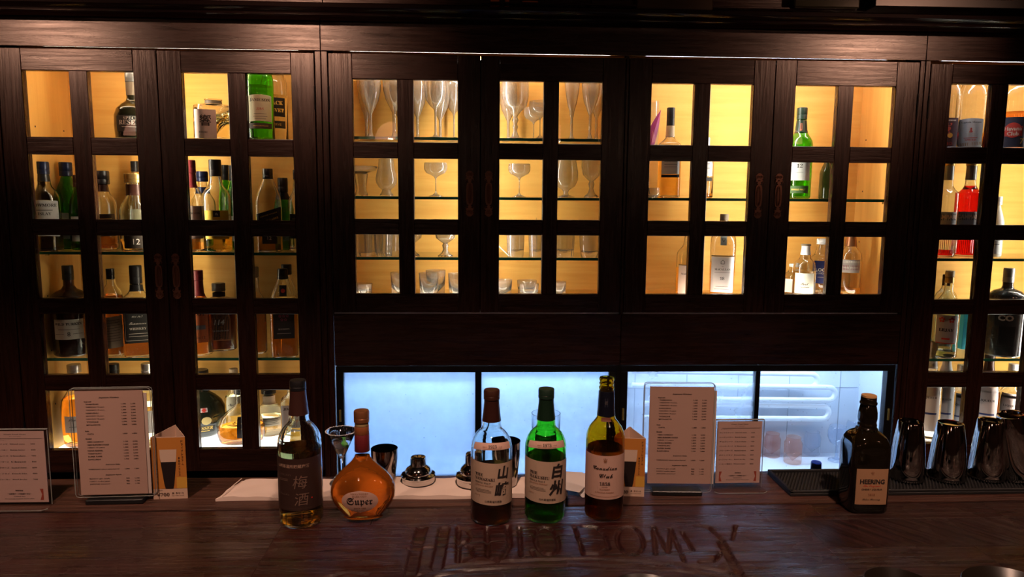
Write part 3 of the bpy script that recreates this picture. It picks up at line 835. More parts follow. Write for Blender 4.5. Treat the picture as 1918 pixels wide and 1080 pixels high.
# ------------------------------------------------------------------ bar counter
def strokes():
    S = []
    def st(pts, w_): S.append(([tuple(at(x, y, Z=1.0).xy) for x, y in pts], w_))
    st([(768, 1078), (778, 1030), (790, 990)], .010); st([(766, 1026), (808, 1024)], .0022)
    st([(818, 1060), (824, 1030), (832, 990)], .010)
    st([(858, 1050), (859, 988)], .004); st([(860, 986), (876, 992), (884, 1004), (876, 1014), (858, 1016)], .003); st([(860, 1016), (880, 1024), (888, 1040), (868, 1050)], .003)
    st([(912, 988), (914, 1040), (932, 1048)], .004); st([(950, 985), (955, 1020), (940, 1044)], .004)
    st([(972, 986), (976, 1040)], .003); st([(980, 1042), (1000, 1040), (996, 1030)], .003)
    st([(1024 + 21 * math.cos(a) + 5 * math.sin(a), 1012 + 26 * math.sin(a)) for a in [k * math.pi / 8 for k in range(17)]], .003)
    st([(1076, 986), (1094, 1038)], .0025); st([(1092, 984), (1116, 986), (1134, 1004), (1140, 1026), (1124, 1036), (1098, 1036)], .003)
    st([(1180 + 24 * math.cos(a) + 5 * math.sin(a), 1012 + 27 * math.sin(a)) for a in [k * math.pi / 8 for k in range(17)]], .003)
    st([(1228, 1038), (1224, 986), (1252, 1034), (1256, 990), (1282, 1050)], .003); st([(1278, 996), (1298, 1030)], .0025)
    st([(1302, 984), (1326, 986), (1346, 1004), (1354, 1012)], .003); st([(1378, 984), (1372, 1010)], .0025); st([(1352, 1016), (1384, 1072)], .007); st([(1312, 1052), (1338, 1050), (1350, 1036)], .003)
    arc = [(770, 1079), (815, 1066), (870, 1056), (930, 1051), (1010, 1047), (1100, 1046), (1190, 1049), (1270, 1056), (1330, 1064), (1392, 1078)]
    st(arc, .0025)
    st([(x, y + 12) for x, y in arc[1:-1]], .0018); st([(610, 1079), (650, 1071), (690, 1074), (720, 1082)], .0025)
    return S


counter = thing('bar_counter', 'dark red lacquered bar counter with carved letters in its top', 'bar counter', (0, 0, 0))
GX0, GX1, GY0, GY1 = -.36, .60, .935, 1.2645
nx_, ny_ = 520, 184
gx = np.linspace(GX0, GX1, nx_); gy = np.linspace(GY0, GY1, ny_)
XX, YY = np.meshgrid(gx, gy); ZZ = np.ones_like(XX)
dep = np.zeros_like(XX)
for pts, w_ in strokes():
    dmin = np.full_like(XX, 9.)
    for (a, b), (c, d) in zip(pts, pts[1:]):
        L2 = (c - a) ** 2 + (d - b) ** 2 + 1e-12
        t = np.clip(((XX - a) * (c - a) + (YY - b) * (d - b)) / L2, 0, 1)
        dmin = np.minimum(dmin, np.hypot(XX - a - t * (c - a), YY - b - t * (d - b)))
    prof_ = 1 / (1 + np.exp(np.clip((dmin - w_) / .0009, -40, 40)))
    dep = np.maximum(dep, prof_ * .0055)
edge = np.minimum.reduce([XX - GX0, GX1 - XX, YY - GY0, GY1 - YY]); ZZ = 1.0 - dep * np.clip(edge / .006, 0, 1)
ZZ += (np.sin(XX * 90 + np.sin(YY * 60) * 2) * np.sin(YY * 140 + XX * 30)) * .0003 * np.clip(edge / .01, 0, 1)
me = bpy.data.meshes.new('carved_board')
idx = np.arange(nx_ * ny_).reshape(ny_, nx_)
q = np.stack([idx[:-1, :-1], idx[:-1, 1:], idx[1:, 1:], idx[1:, :-1]], -1).reshape(-1, 4)
me.from_pydata(np.stack([XX, YY, ZZ], -1).reshape(-1, 3).tolist(), [], q.tolist()); me.materials.append(BAR[0]); me.shade_smooth()
o = bpy.data.objects.new('carved_board', me); COL.objects.link(o); o.parent = counter
rows_ = [(.70, .8245), (.8255, .9345), (.9355, 1.0445), (1.0455, 1.1545), (1.1555, 1.2645), (1.2655, 1.3325)]
for r_, (ya, yb) in enumerate(rows_):
    xs = [-2.2, -1.45 + .2 * (r_ % 3), -.92 + .13 * (r_ % 2), -.36, .60, 1.02 - .16 * (r_ % 2), 1.5 + .1 * (r_ % 3), 2.2]
    if r_ not in (2, 3, 4): xs = [-2.2, -1.3 + .2 * (r_ % 3), -.6 + .08 * r_, .25 + .08 * r_, 1.3 - .06 * r_, 2.2]
    for a, b in zip(xs, xs[1:]):
        if r_ in (2, 3, 4) and abs(a + .36) < .001: continue
        m_ = BAR[2] if a > .55 and r_ % 2 == 0 else BAR[(int(a * 10) + r_) % 2]
        MB().box(a + .0004, b - .0004, ya, yb, .965, 1.0 - .0003 * ((r_ + int(a * 7)) % 2), .0005).build('plank', m_, counter)
MB().box(-2.2, 2.2, .70, 1.498, .945, .9645).build('underlay', BLACK, counter)
MB().box(-2.2, 2.2, 1.342, 1.498, .965, 1.0, .0008).build('back_ledge', LEDGE, counter)
MB().box(-2.2, 2.2, 1.3328, 1.3417, .965, .9965).build('groove_shade_strip', mat('groove_shade', (.004, .003, .003), .8, spec=.1), counter)  # matte black strip, the groove's shade put in as colour
MB().box(-2.2, 2.2, 1.478, 1.4995, .80, .9985, .002).build('back_board', DARK, counter)
MB().box(-2.2, 2.2, .74, .77, 0.02, .945, .002).build('front_panel', DARK, counter)
# work counter behind the bar
wk = MB().box(-2.2, 2.2, 1.52, 2.045, .70, .742, .002).build('work_counter', BLACK); tag(wk, 'low black work counter between the bar and the cabinets', 'counter')
wk2 = MB().box(-2.2, 2.2, 1.54, 2.04, .0, .7, .002).build('cabinet_base', BLACK, wk)
# ------------------------------------------------------------------ bottles in the cabinets
def cb(px, ytop, zb, wpx, Y=2.15, **kw):
    """position and size from where the bottle stands: shelf height zb, depth Y, its axis and top edge, its width"""
    P = at(px, ytop, Y=Y); R = wpx * Y / FPX / 2 * .985
    # follow the axis down to the shelf
    H = P.z - zb
    return (P.x, Y, zb + .0004), H, R


PLACED = []
def free_Y(px, ytop, zb, wpx, Y):
    best = None
    for k in range(0, 30):
        for s in (1, -1):
            y = Y + s * k * .006
            P = at(px, ytop, Y=y); R = wpx * y / FPX / 2
            if y - R < 2.0765 or y + R > 2.299: continue
            ov = max([0] + [R + r - math.hypot(P.x - x, y - yy) + .0004 for x, yy, r, z in PLACED if abs(z - zb) < .05])
            if best is None or ov < best[0] - 1e-6: best = (ov, y, P.x, R)
            if ov <= 0: break
        if best and best[0] <= 0: break
    if best is None:
        y = 2.185; best = (0, y, at(px, ytop, Y=y).x, wpx * y / FPX / 2)
    if best[0] > .001: print('OVERLAP', px, ytop, round(best[0], 4))
    PLACED.append((best[2], best[1], best[3], zb))
    return best[1]


def B_(name, label, px, ytop, zb, wpx, Y=2.15, H=None, group='bottles in the glazed cabinets', **kw):
    Y = free_Y(px, ytop, zb, wpx, Y)
    loc, h, R = cb(px, ytop, zb, wpx, Y)
    return bottle(name, label, loc, H or h, R, group=group, **kw)


sa, sb, sc, sf = 1.752, 1.435, 1.1285, .852
def CAP(m, z0=.90, r=.42, z1=1.0): return (z0, z1, r, m)

# left cabinet, top shelf
B_('whisky_bottle', 'black round bottle with SPECIAL RESERVE in pale letters, top shelf of the left cabinet', 246, 137, sa, 66, 2.14, kind='short', glass=BLACKG, shell=False, cap=CAP(CAPGREY, .86, .34), sleeve=[(.66, .86, CAPTAUPE)],
   prof=[(.8, 0), (.96, .02), (1, .2), (.98, .36), (.85, .46), (.6, .53), (.36, .58), (.31, .62), (.31, .99)],
   labels=[dict(z=(.10, .34), w=.95, m=paper((.02, .02, .018)), t=[T('SPECIAL', 1.0, .30, m=WINK, f='serif'), T('RESERVE', 1.5, .235, m=WINK, f='serif'), BARR(1.2, .006, .17, m=WINK)])])
B_('whisky_decanter', 'clear faceted decanter with a glass stopper and a pink label with a brushed character', 399, 181, sa, 70, 2.16, kind='decanter', glass=CLEAR, liquid=L_PALE, level=.4, p=5, n=24, zsq=(.66, .72), cap=None,
   prof=[(.92, 0), (1, .02), (1, .72), (.98, .78), (.85, .80), (.42, .815), (.40, .90), (.45, .92), (.45, .93)], sleeve=[(.82, .90, CAPTAUPE)],
   labels=[dict(z=(0.02, .66), w=.52, u=-.38, m=paper((.72, .56, .52)), t=[T('響', .55, .42, u=-.38, b=.01), T('HIBIKI', .4, .16, u=-.5, f='serif')])])
P = at(399, 166, Y=2.16)
B_('whiskey_bottle', 'large bright green bottle with a cream label reading JAMESON', 485, 128, sa, 49, 2.12, H=.30, kind='tall', glass=GREEN, liquid=L_GRN, level=.5, cap=CAP(CAPGRN, .88),
   labels=[dict(z=(.16, .40), w=.92, m=paper((.68, .66, .46)), arch=.01, t=[T('JAMESON', 1.5, .36, f='serif'), T('JJ&S', .5, .28, m=RINK, f='serif'), BARR(.9, .003, .235), BARR(1.0, .003, .21), BARR(.8, .003, .19)]),
           dict(z=(.10, .15), w=.92, m=paper((.06, .045, .035)), t=[T('TRIPLE DISTILLED', 1.1, .125, m=YINK, f='serif')])])
B_('whisky_bottle', 'clear bottle with a black label and yellow BLACK VELVET letters beside the big green bottle', 512, 126, sa, 46, 2.20, H=.30, kind='tall', glass=CLEAR, liquid=L_PALE, level=.45, cap=CAP(CAPBLK, .88), sleeve=[(.66, .88, CAPBLK)],
   labels=[dict(z=(.24, .42), w=.9, m=paper(BLK), t=[T('BLACK', 1.35, .37, m=YINK, f='serif', b=.02), T('VELVET', 1.5, .30, m=YINK, f='serif', b=.02)]), dict(z=(.13, .20), w=.9, m=paper((.05, .04, .03)), t=[T('RESERVE', 1, .165, m=YINK)])])
# left cabinet, second shelf
B_('malt_bottle', 'navy-capped clear bottle with a grey BOWMORE label, leftmost on its shelf', 78, 303, sb, 52, 2.13, kind='whisky', glass=CLEAR, liquid=L_AMB, level=.36, cap=CAP(CAPNAVY, .86, .44), sleeve=[(.78, .86, CAPBLK)],
   labels=[dict(z=(.16, .56), w=.95, m=paper((.40, .38, .36)), arch=.012, t=[T('BOWMORE', 1.6, .515, f='serif', b=.01), BARR(1.0, .008, .46), T('ISLAY', .8, .42, f='serif'), T('12', .5, .30, f='serif')])])
B_('malt_bottle', 'green bottle with navy cap and a blank white label, beside the BOWMORE bottle', 122, 304, sb, 44, 2.14, kind='slope', glass=DGREEN, liquid=L_GRN, level=.3, cap=CAP(CAPNAVY, .84, .50), labels=[dict(z=(.12, .42), w=.9, m=paper((.70, .70, .68)))])
B_('malt_bottle', 'second green bottle with white label, half hidden behind the first green one', 146, 328, sb, 38, 2.21, kind='slope', glass=DGREEN, liquid=None, cap=CAP(CAPBRN, .84, .48), labels=[dict(z=(.12, .45), w=.9, m=paper((.68, .68, .66)))])
B_('whisky_bottle', 'clear bottle with a black marked cap and dark brown label, second shelf', 190, 320, sb, 44, 2.16, kind='whisky', glass=CLEAR, liquid=L_BRN, level=.3, cap=CAP(CAPBLK, .83, .56), sleeve=[(.74, .83, CAPBRN)],
   labels=[dict(z=(.18, .46), w=.9, m=paper((.05, .03, .02)), t=[BARR(1.2, .006, .40, m=YINK), T('SINGLE MALT', 1.2, .35, m=YINK)])])
B_('whisky_bottle', 'broad clear bottle with gold cap and wine-red neck band, marked 12', 250, 325, sb, 56, 2.13, kind='square', glass=PALEG, liquid=L_AMB, level=.16, cap=CAP(CAPGOLD, .88, .58), p=2,
   prof=[(.9, 0), (1, .02), (1, .40), (.97, .52), (.85, .60), (.66, .66), (.56, .70), (.50, .74), (.48, .99)], sleeve=[(.72, .86, CAPBRN)],
   labels=[dict(z=(.04, .22), w=.8, m=paper((.03, .02, .012)), t=[T('12', .4, .13, m=WINK)])])
B_('malt_bottle', 'thin-capped bottle standing at the back behind the gold-capped bottle', 252, 302, sb, 34, 2.25, kind='slope', glass=CLEAR, cap=CAP(CAPBLK, .88), labels=[dict(z=(.15, .45), w=.9, m=paper((.5, .4, .25)))])
B_('whisky_bottle', 'clear bottle with wine-red capsule and white label, at the left edge of door two', 356, 300, sb, 42, 2.14, kind='tall', glass=CLEAR, liquid=L_AMB, level=.3, cap=CAP(CAPRED, .86, .44), sleeve=[(.70, .86, CAPRED)],
   labels=[dict(z=(.14, .50), w=.9, m=paper((.66, .62, .58)), t=[T('GLASGOW', 1.3, .42, f='serif'), BARR(1.1, .004, .34), BARR(1.0, .004, .28)])])
B_('whisky_bottle', 'shorter bottle with blue and gold capsule between the white-label and yellow-label bottles', 378, 321, sb, 42, 2.19, kind='whisky', glass=CLEAR, liquid=L_GOLD, level=.35, cap=CAP(CAPNAVY, .87, .50), sleeve=[(.72, .80, CAPNAVY)], labels=[dict(z=(.14, .45), w=.9, m=paper((.62, .56, .46)))])
B_('whisky_bottle', 'clear bottle with black cap and bright yellow WHITE HORSE label', 402, 299, sb, 50, 2.14, kind='whisky', glass=CLEAR, liquid=L_GOLD, level=.28, cap=CAP(CAPBLK, .82, .44),
   labels=[dict(z=(.14, .45), w=.92, m=paper((.88, .62, .04)), t=[T('■', .46, .415, b=.0), T('WHITE HORSE', 1.5, .30, m=RINK, f='serif', b=.02), BARR(1.2, .004, .24, m=RINK), T('BLENDED SCOTCH', 1.2, .20)]),
           dict(z=(.385, .44), w=.14, m=paper(BLK), t=[T('♞', .18, .412, m=WINK)])])
B_('malt_bottle', 'slim green bottle at the back, left of two', 421, 309, sb, 26, 2.25, kind='slope', glass=GREEN, cap=CAP(CAPBLK, .82, .5), labels=[dict(z=(.1, .4), w=.9, m=paper((.6, .58, .5)))])
B_('malt_bottle', 'slim green bottle at the back, right of two, near the door edge', 434, 310, sb, 26, 2.22, kind='slope', glass=GREEN, cap=CAP(CAPBLK, .82, .5), labels=[dict(z=(.1, .4), w=.9, m=paper((.6, .58, .5)))])
B_('whisky_bottle', 'square clear bottle with a slanting black label, JOHNNIE WALKER', 501, 316, sb, 46, 2.13, kind='jw', glass=CLEAR, liquid=L_AMB, level=.30, p=7, cap=CAP(CAPBLK, .875, .40),
   labels=[dict(z=(.33, .50), w=.93, slant=.045, m=paper(BLK), t=[T('JOHNNIE WALKER', 1.3, .45, m=YINK, f='serif'), T('BLACK LABEL', 1.5, .385, m=YINK, f='serif')]), dict(z=(.10, .24), w=.55, m=paper(BLK), t=[T('12', .3, .17, m=WINK)])], zsq=(.58, .86))
B_('malt_bottle', 'green bottle with black capsule and pale green label right of the square black-label bottle', 529, 333, sb, 34, 2.17, kind='slope', glass=DGREEN, liquid=L_GRN, level=.3, cap=CAP(CAPBLK, .80, .54), sleeve=[(.7, .8, CAPBLK)], labels=[dict(z=(.14, .36), w=.92, m=paper((.45, .52, .42)), t=[T('Laurel', 1.1, .28, f='script')])])
B_('malt_bottle', 'dark-labelled bottle cut off by the right edge of the second door', 556, 318, sb, 36, 2.15, kind='whisky', glass=CLEAR, cap=CAP(CAPBLK, .88), labels=[dict(z=(.16, .46), w=.95, m=paper(BLK), t=[BARR(1.2, .005, .40, m=YINK)])])
# left cabinet, third shelf
B_('bourbon_bottle', 'bourbon bottle with a wine-red capsule standing behind the WILD TURKEY bottle', 107, 502, sc, 44, 2.22, kind='tall', glass=CLEAR, liquid=L_BRN, level=.6, cap=CAP(CAPBLK, .90), sleeve=[(.62, .90, CAPRED)], labels=[dict(z=(.2, .45), w=.9, m=paper((.6, .55, .5)))])
B_('bourbon_bottle', 'dark brown bottle with a white WILD TURKEY label on the third shelf', 126, 497, sc, 64, 2.14, kind='tall', glass=BROWNG, liquid=L_DARK, level=.6, cap=CAP(CAPBLK, .84, .30),
   prof=[(.9, 0), (1, .02), (1, .62), (.95, .67), (.7, .71), (.4, .74), (.28, .78), (.27, .99)],
   labels=[dict(z=(.20, .42), w=.80, u=-.12, m=paper((.62, .60, .54)), t=[T('WILD TURKEY', 1.45, .37, f='serif', u=-.12, b=.015), T('8', .16, .26, u=-.1), BARR(1.1, .004, .31, u=-.1), BARR(.5, .004, .26, u=-.6), BARR(.5, .004, .26, u=.35)])])
B_('bourbon_bottle', 'small-capped bottle with a long cream text label, left of the black-label square bottle', 206, 503, sc, 38, 2.13, kind='short', glass=CLEAR, liquid=L_BRN, level=.7, cap=CAP(CAPBLK, .88, .40),
   labels=[dict(z=(.10, .46), w=.92, slant=.01, m=paper((.62, .58, .44)), t=[BARR(1.2, .004, .42 - .03 * k) for k in range(9)])])
B_('whiskey_bottle', 'square bottle with a black JACK DANIEL\'S label on the third shelf', 253, 497, sc, 52, 2.13, kind='square', glass=CLEAR, liquid=L_BRN, level=.6, p=7, cap=CAP(CAPBLK, .80, .42), sleeve=[(.72, .79, CAPBLK)],
   labels=[dict(z=(.16, .58), w=.9, m=paper((.018, .018, .018)), t=[T("JACK DANIEL'S", 1.5, .525, m=WINK, f='serif', b=.01), T('Old No.7', .7, .455, m=WINK, f='script'), T('Tennessee', 1.1, .38, m=WINK, f='script'), T('WHISKEY', 1.1, .32, m=WINK, f='serif'),
        BARR(1.2, .004, .265, m=WINK), BARR(1.2, .004, .235, m=WINK), BARR(.02, .36, .37, u=-.8, m=WINK), BARR(.02, .36, .37, u=.8, m=WINK), BARR(1.6, .004, .19, m=WINK)])])
B_('bourbon_bottle', 'bottle with an orange-red label at the left edge of the second door, third shelf', 370, 506, sc, 44, 2.14, kind='tall', glass=CLEAR, liquid=L_BRN, level=.7, cap=CAP(CAPRED, .88), sleeve=[(.7, .88, CAPRED)],
   labels=[dict(z=(.16, .60), w=.7, m=paper((.58, .16, .05)), t=[T('LOT', .9, .50, f='serif'), BARR(.9, .05, .34, m=paper((.15, .17, .2))), T('No.12', .8, .22)])])
B_('bourbon_bottle', 'squat brown bottle with an arched dark label marked 114', 409, 530, sc, 58, 2.14, kind='square', glass=CLEAR, liquid=L_DARK, level=.74, cap=CAP(CAPGREY, .88, .42), sleeve=[(.80, .86, CAPBLK)], p=5, prof=[(.9, 0), (1, .02), (1, .70), (.94, .745), (.6, .78), (.38, .80), (.36, .99)], zsq=(.70, .8),
   labels=[dict(z=(.16, .66), w=.66, shape='arch', m=paper((.5, .2, .08))), dict(z=(.175, .645), w=.61, shape='arch', m=paper((.012, .01, .012)), t=[T('●', .22, .57, m=BROWNINK), T('114', .6, .44, m=WINK, b=.03, k=.2), T('OLD GRAND-DAD', 1.05, .31, m=WINK, f='serif', b=.01)])])
B_('bourbon_bottle', 'brown bottle partly hidden by the glazing bar, left of the rose label bottle', 476, 500, sc, 38, 2.16, kind='tall', glass=CLEAR, liquid=L_BRN, level=.58, cap=CAP(CAPCREAM, .88))
B_('bourbon_bottle', 'bottle with a black FOUR ROSES label and pink rose wreath, third shelf', 529, 503, sc, 50, 2.12, kind='jw', glass=CLEAR, liquid=L_AMB, level=.66, cap=CAP(CAPBLK, .88, .36), p=6, zsq=(.58, .86),
   labels=[dict(z=(.22, .66), w=.76, m=paper((.02, .022, .022)), t=[T('Four Roses', 1.2, .625, m=WINK, f='serif'), T('✿✿\n✿✿✿\n✿✿', .75, .48, m=paper((.42, .10, .2))), T('BOURBON', .8, .33, m=WINK, f='serif'), BARR(1.0, .004, .28, m=WINK)]),
           dict(z=(.70, .82), w=.26, m=paper(BLK), t=[T('●', .3, .76, m=RINK)])])
B_('bourbon_bottle', 'black-capped bottle just behind the FOUR ROSES bottle', 536, 495, sc, 46, 2.22, kind='slope', glass=CLEAR, liquid=L_AMB, level=.5, cap=CAP(CAPBLK, .88))
# left cabinet, bottom
B_('cognac_bottle', 'flask-shaped amber bottle with a white label behind the acrylic menu stand', 138, 682, sf, 52, 2.14, glass=CLEAR, liquid=L_ORG, level=.60, cap=CAP(CAPSIL, .90, .46), prof=[(.8, 0), (.92, .02), (1, .2), (1, .50), (.9, .58), (.6, .66), (.42, .72), (.38, .8), (.36, .99)],
   labels=[dict(z=(.20, .40), w=.85, m=paper((.62, .60, .58)), t=[T('Hennessy', 1.1, .35, f='script'), BARR(1, .006, .27)])])
B_('cognac_bottle', 'bottle with a black-topped cap hidden behind the tall acrylic menu, left one', 211, 681, sf, 48, 2.14, kind='whisky', glass=CLEAR, liquid=L_AMB, level=.5, cap=CAP(CAPBLK, .88, .46), sleeve=[(.78, .88, CAPSIL)], labels=[dict(z=(.18, .45), w=.9, m=paper((.6, .55, .5)))])
B_('cognac_bottle', 'silver-capped bottle behind the right edge of the tall acrylic menu', 275, 680, sf, 46, 2.14, kind='whisky', glass=CLEAR, liquid=L_PALE, level=.5, cap=CAP(CAPSIL, .86, .46), labels=[dict(z=(.18, .45), w=.9, m=paper((.6, .6, .6)))])
B_('rum_bottle', 'round black-green bottle with a small union flag and gold seal, bottom of the left cabinet', 374, 692, sf, 90, 2.21, dy=.6, kind='ball', glass=mat('near_black_glass', (.012, .016, .010), .04, coat=.4), shell=False, cap=CAP(CAPBLK, .9, .34),
   labels=[dict(z=(.41, .47), w=.14, u=.12, m=paper((.6, .62, .7)), t=[T('✕', .22, .44, u=.12, m=RINK), T('✚', .2, .44, u=.12, m=RINK)]), dict(z=(.22, .34), w=.2, u=.2, shape='oval', m=paper((.65, .5, .2))), dict(z=(.10, .2), w=.5, u=.1, m=paper((.02, .02, .015)), t=[T('PUSSER', .8, .17, u=.1, m=YINK, f='serif'), BARR(.5, .01, .125, u=.1, m=YINK)])])
B_('wine_bottle', 'pale yellow bottle with a white script label behind the crystal decanter', 437, 690, sf, 36, 2.24, kind='tall', glass=CLEAR, liquid=L_PALE, level=.6, cap=CAP(CAPCREAM, .8, .44), labels=[dict(z=(.35, .62), w=.92, m=paper((.78, .76, .6)), t=[T('Noilly', 1.3, .5, f='script')])])
B_('cognac_decanter', 'ribbed crystal decanter with orange spirit and a black label, bottom of the left cabinet', 449, 722, sf, 88, 2.12, dy=.55, glass=CLEAR, liquid=L_ORG, level=.32, cap=CAP(CAPGREY, .86, .26), n=30,
   prof=[(.75, 0), (.9, .03), (1, .16), (.98, .30), (.84, .46), (.6, .56), (.3, .64), (.2, .68), (.2, .99)],
   labels=[dict(z=(.14, .50), w=.42, u=.25, m=paper((.015, .012, .015)), t=[T('A de F', .5, .4, u=.25, m=YINK, f='script'), BARR(.5, .01, .3, u=.25, m=YINK)])])
B_('gin_bottle', 'clear bottle with a black stopper, rounded shoulders and a tan text label', 503, 728, sf, 66, 2.15, glass=CLEAR, liquid=L_PALE, level=.33, cap=CAP(CAPBLK, .9, .42), sleeve=[(.68, .86, CAPCREAM)], prof=[(.8, 0), (.95, .02), (1, .1), (1, .38), (.9, .5), (.65, .6), (.42, .66), (.34, .7), (.33, .99)],
   labels=[dict(z=(.26, .44), w=.85, m=paper((.48, .40, .28)), t=[BARR(1.0, .008, .41), BARR(1.1, .008, .375), BARR(.9, .008, .34), BARR(1.1, .008, .305)])])
B_('bourbon_bottle', 'clear bottle with a white JIM BEAM label beside the dark plum-wine bottle', 546, 700, sf, 44, 2.13, kind='square', glass=CLEAR, liquid=L_PALE, level=.5, p=6, cap=CAP(CAPWHT, .86, .42),
   labels=[dict(z=(.22, .60), w=.92, m=paper((.72, .74, .76)), t=[T('JIM BEAM', 1.5, .55, f='serif', b=.015), T('●', .4, .45, m=RINK), T('1795', .6, .32, m=RINK)])])

# nearly empty cabinet (centre right)
s1, s0 = 1.599, 1.3035
B_('malt_bottle', 'tall amber bottle with black cap and cream neck band in the nearly empty cabinet', 1257, 202, s1, 42, 2.15, glass=CLEAR, liquid=L_AMB, level=.56, cap=CAP(CAPBLK, .80, .36), sleeve=[(.68, .80, CAPCREAM)], p=6, zsq=(.58, .66),
   prof=[(.9, 0), (1, .015), (1, .57), (.94, .60), (.6, .64), (.40, .67), (.36, .72), (.33, .99)],
   labels=[dict(z=(.26, .50), w=.78, u=.1, m=paper((.66, .64, .60)), t=[T('Strathisla', 1.1, .45, u=.1, f='script')] + [BARR(1.1, .004, .40 - .03 * k, u=.1) for k in range(3)]), dict(z=(.225, .255), w=.78, u=.1, m=paper(BLK))])
B_('malt_bottle', 'bottle with a white-tipped cork and white label half hidden by the glazing bar', 1321, 258, s1, 36, 2.19, kind='slope', glass=CLEAR, liquid=L_AMB, level=.08, cap=CAP(CAPWHT, .82, .5), labels=[dict(z=(.36, .76), w=.95, m=paper((.66, .65, .64)), t=[BARR(1.2, .008, .7 - .07 * k) for k in range(4)]), dict(z=(.28, .34), w=.95, m=paper(BLK))])
B_('malt_bottle', 'triangular green bottle with a grey Glenfiddich 12 label', 1503, 202, s1, 46, 2.15, kind='whisky', glass=GREEN, liquid=L_GRN, level=.5, cap=CAP(CAPGRN, .87, .42), sleeve=[(.73, .86, CAPGRN)],
   labels=[dict(z=(.20, .54), w=.92, m=paper((.48, .50, .48)), t=[T('Glenfiddich', 1.6, .485, f='serif'), BARR(1.3, .003, .43), T('12', .45, .36, f='serif'), BARR(.4, .003, .36, u=-.55), BARR(.6, .003, .29)]), dict(z=(.745, .83), w=.18, u=-.06, m=paper((.5, .12, .06))),
           dict(z=(.06, .14), w=.85, m=paper((.03, .08, .02)), t=[T('SINGLE MALT', 1.1, .10, m=YINK)])])
B_('malt_bottle', 'dark bottle at the back, right of the green Glenfiddich bottle', 1551, 288, s1, 26, 2.24, kind='slope', glass=mat('black_olive_glass', (.03, .04, .01), .05, coat=.3), shell=False, cap=CAP(CAPBLK, .8, .5))
B_('malt_bottle', 'bottle with a pale pinkish label cut by the glazing bar, left of the eighteen-year bottle', 1292, 425, s0, 46, 2.16, kind='whisky', glass=CLEAR, liquid=L_AMB, level=.42, cap=CAP(CAPBLK, .9), labels=[dict(z=(.04, .45), w=.9, m=paper((.62, .52, .48)), t=[T('MACALLAN', 1.2, .33, f='serif')]), dict(z=(.452, .462), w=.9, m=paper(BLK))])
B_('malt_bottle', 'square-shouldered bottle with a grey label reading MACALLAN 18', 1357, 401, s0, 48, 2.15, kind='square', glass=CLEAR, liquid=L_AMB, level=.42, cap=CAP(CAPTAUPE, .92, .34), p=4, zsq=(.6, .74),
   prof=[(.86, 0), (.92, .02), (1, .62), (.98, .70), (.9, .745), (.6, .78), (.36, .80), (.33, .84), (.33, .99)],
   labels=[dict(z=(.06, .49), w=.86, m=paper((.60, .58, .60)), t=[T('⌂', .3, .43, f='serif'), T('THE', .15, .375, f='serif'), T('MACALLAN', 1.2, .34, f='serif'), BARR(1.2, .003, .30), T('18', .34, .23, f='serif'), BARR(1.0, .003, .13), BARR(1.2, .003, .10)]), dict(z=(.495, .507), w=.88, m=paper(BLK)),
           dict(z=(.63, .75), w=.24, m=paper((.35, .40, .38)), t=[T('▽', .35, .69)])])
B_('malt_bottle', 'white-labelled bottle at the back left of the white-capped one, lower level', 1487, 494, s0, 40, 2.23, kind='whisky', glass=CLEAR, cap=CAP(CAPWHT, .9), labels=[dict(z=(.04, .5), w=.9, m=paper((.72, .72, .68)))])
B_('gin_bottle', 'clear bottle with white capsule and pale cream label, lower level of the nearly empty cabinet', 1510, 457, s0, 42, 2.14, kind='whisky', glass=CLEAR, liquid=L_WAT, level=.5, cap=CAP(CAPTAUPE, .965, .44), sleeve=[(.80, .965, CAPWHT)],
   labels=[dict(z=(.08, .46), w=.92, m=paper((.74, .76, .66)), t=[T('Port', .7, .26, f='script'), T('Charlotte', .9, .2, f='serif')])])
B_('malt_bottle', 'clear bottle with a dark blue shield label reading LOCH', 1541, 447, s0, 50, 2.19, kind='whisky', glass=CLEAR, liquid=L_PALE, level=.42, cap=CAP(CAPWHT, .9),
   labels=[dict(z=(.22, .62), w=.62, u=.05, m=paper((.02, .03, .16)), t=[T('LOCH', .9, .46, u=.05, m=WINK, b=.03), T('LOMOND', .9, .40, u=.05, m=WINK), BARR(.6, .005, .33, u=.05, m=WINK)])])
B_('malt_bottle', 'amber bottle with a silver and wine-red AUCHENTOSHAN label at the right of the lower level', 1596, 428, s0, 42, 2.15, kind='whisky', glass=CLEAR, liquid=L_AMB, level=.14, cap=CAP(CAPCOPPER, .88, .44), sleeve=[(.74, .88, CAPCOPPER)],
   labels=[dict(z=(.36, .55), w=.95, m=paper((.34, .30, .28)), t=[T('AUCHENTOSHAN', 1.7, .52, m=WINK, f='serif', b=.01, h=.035)]), dict(z=(.40, .47), w=.955, m=paper((.22, .05, .08)), t=[T('THREE WOOD', 1.4, .435, m=WINK)])])

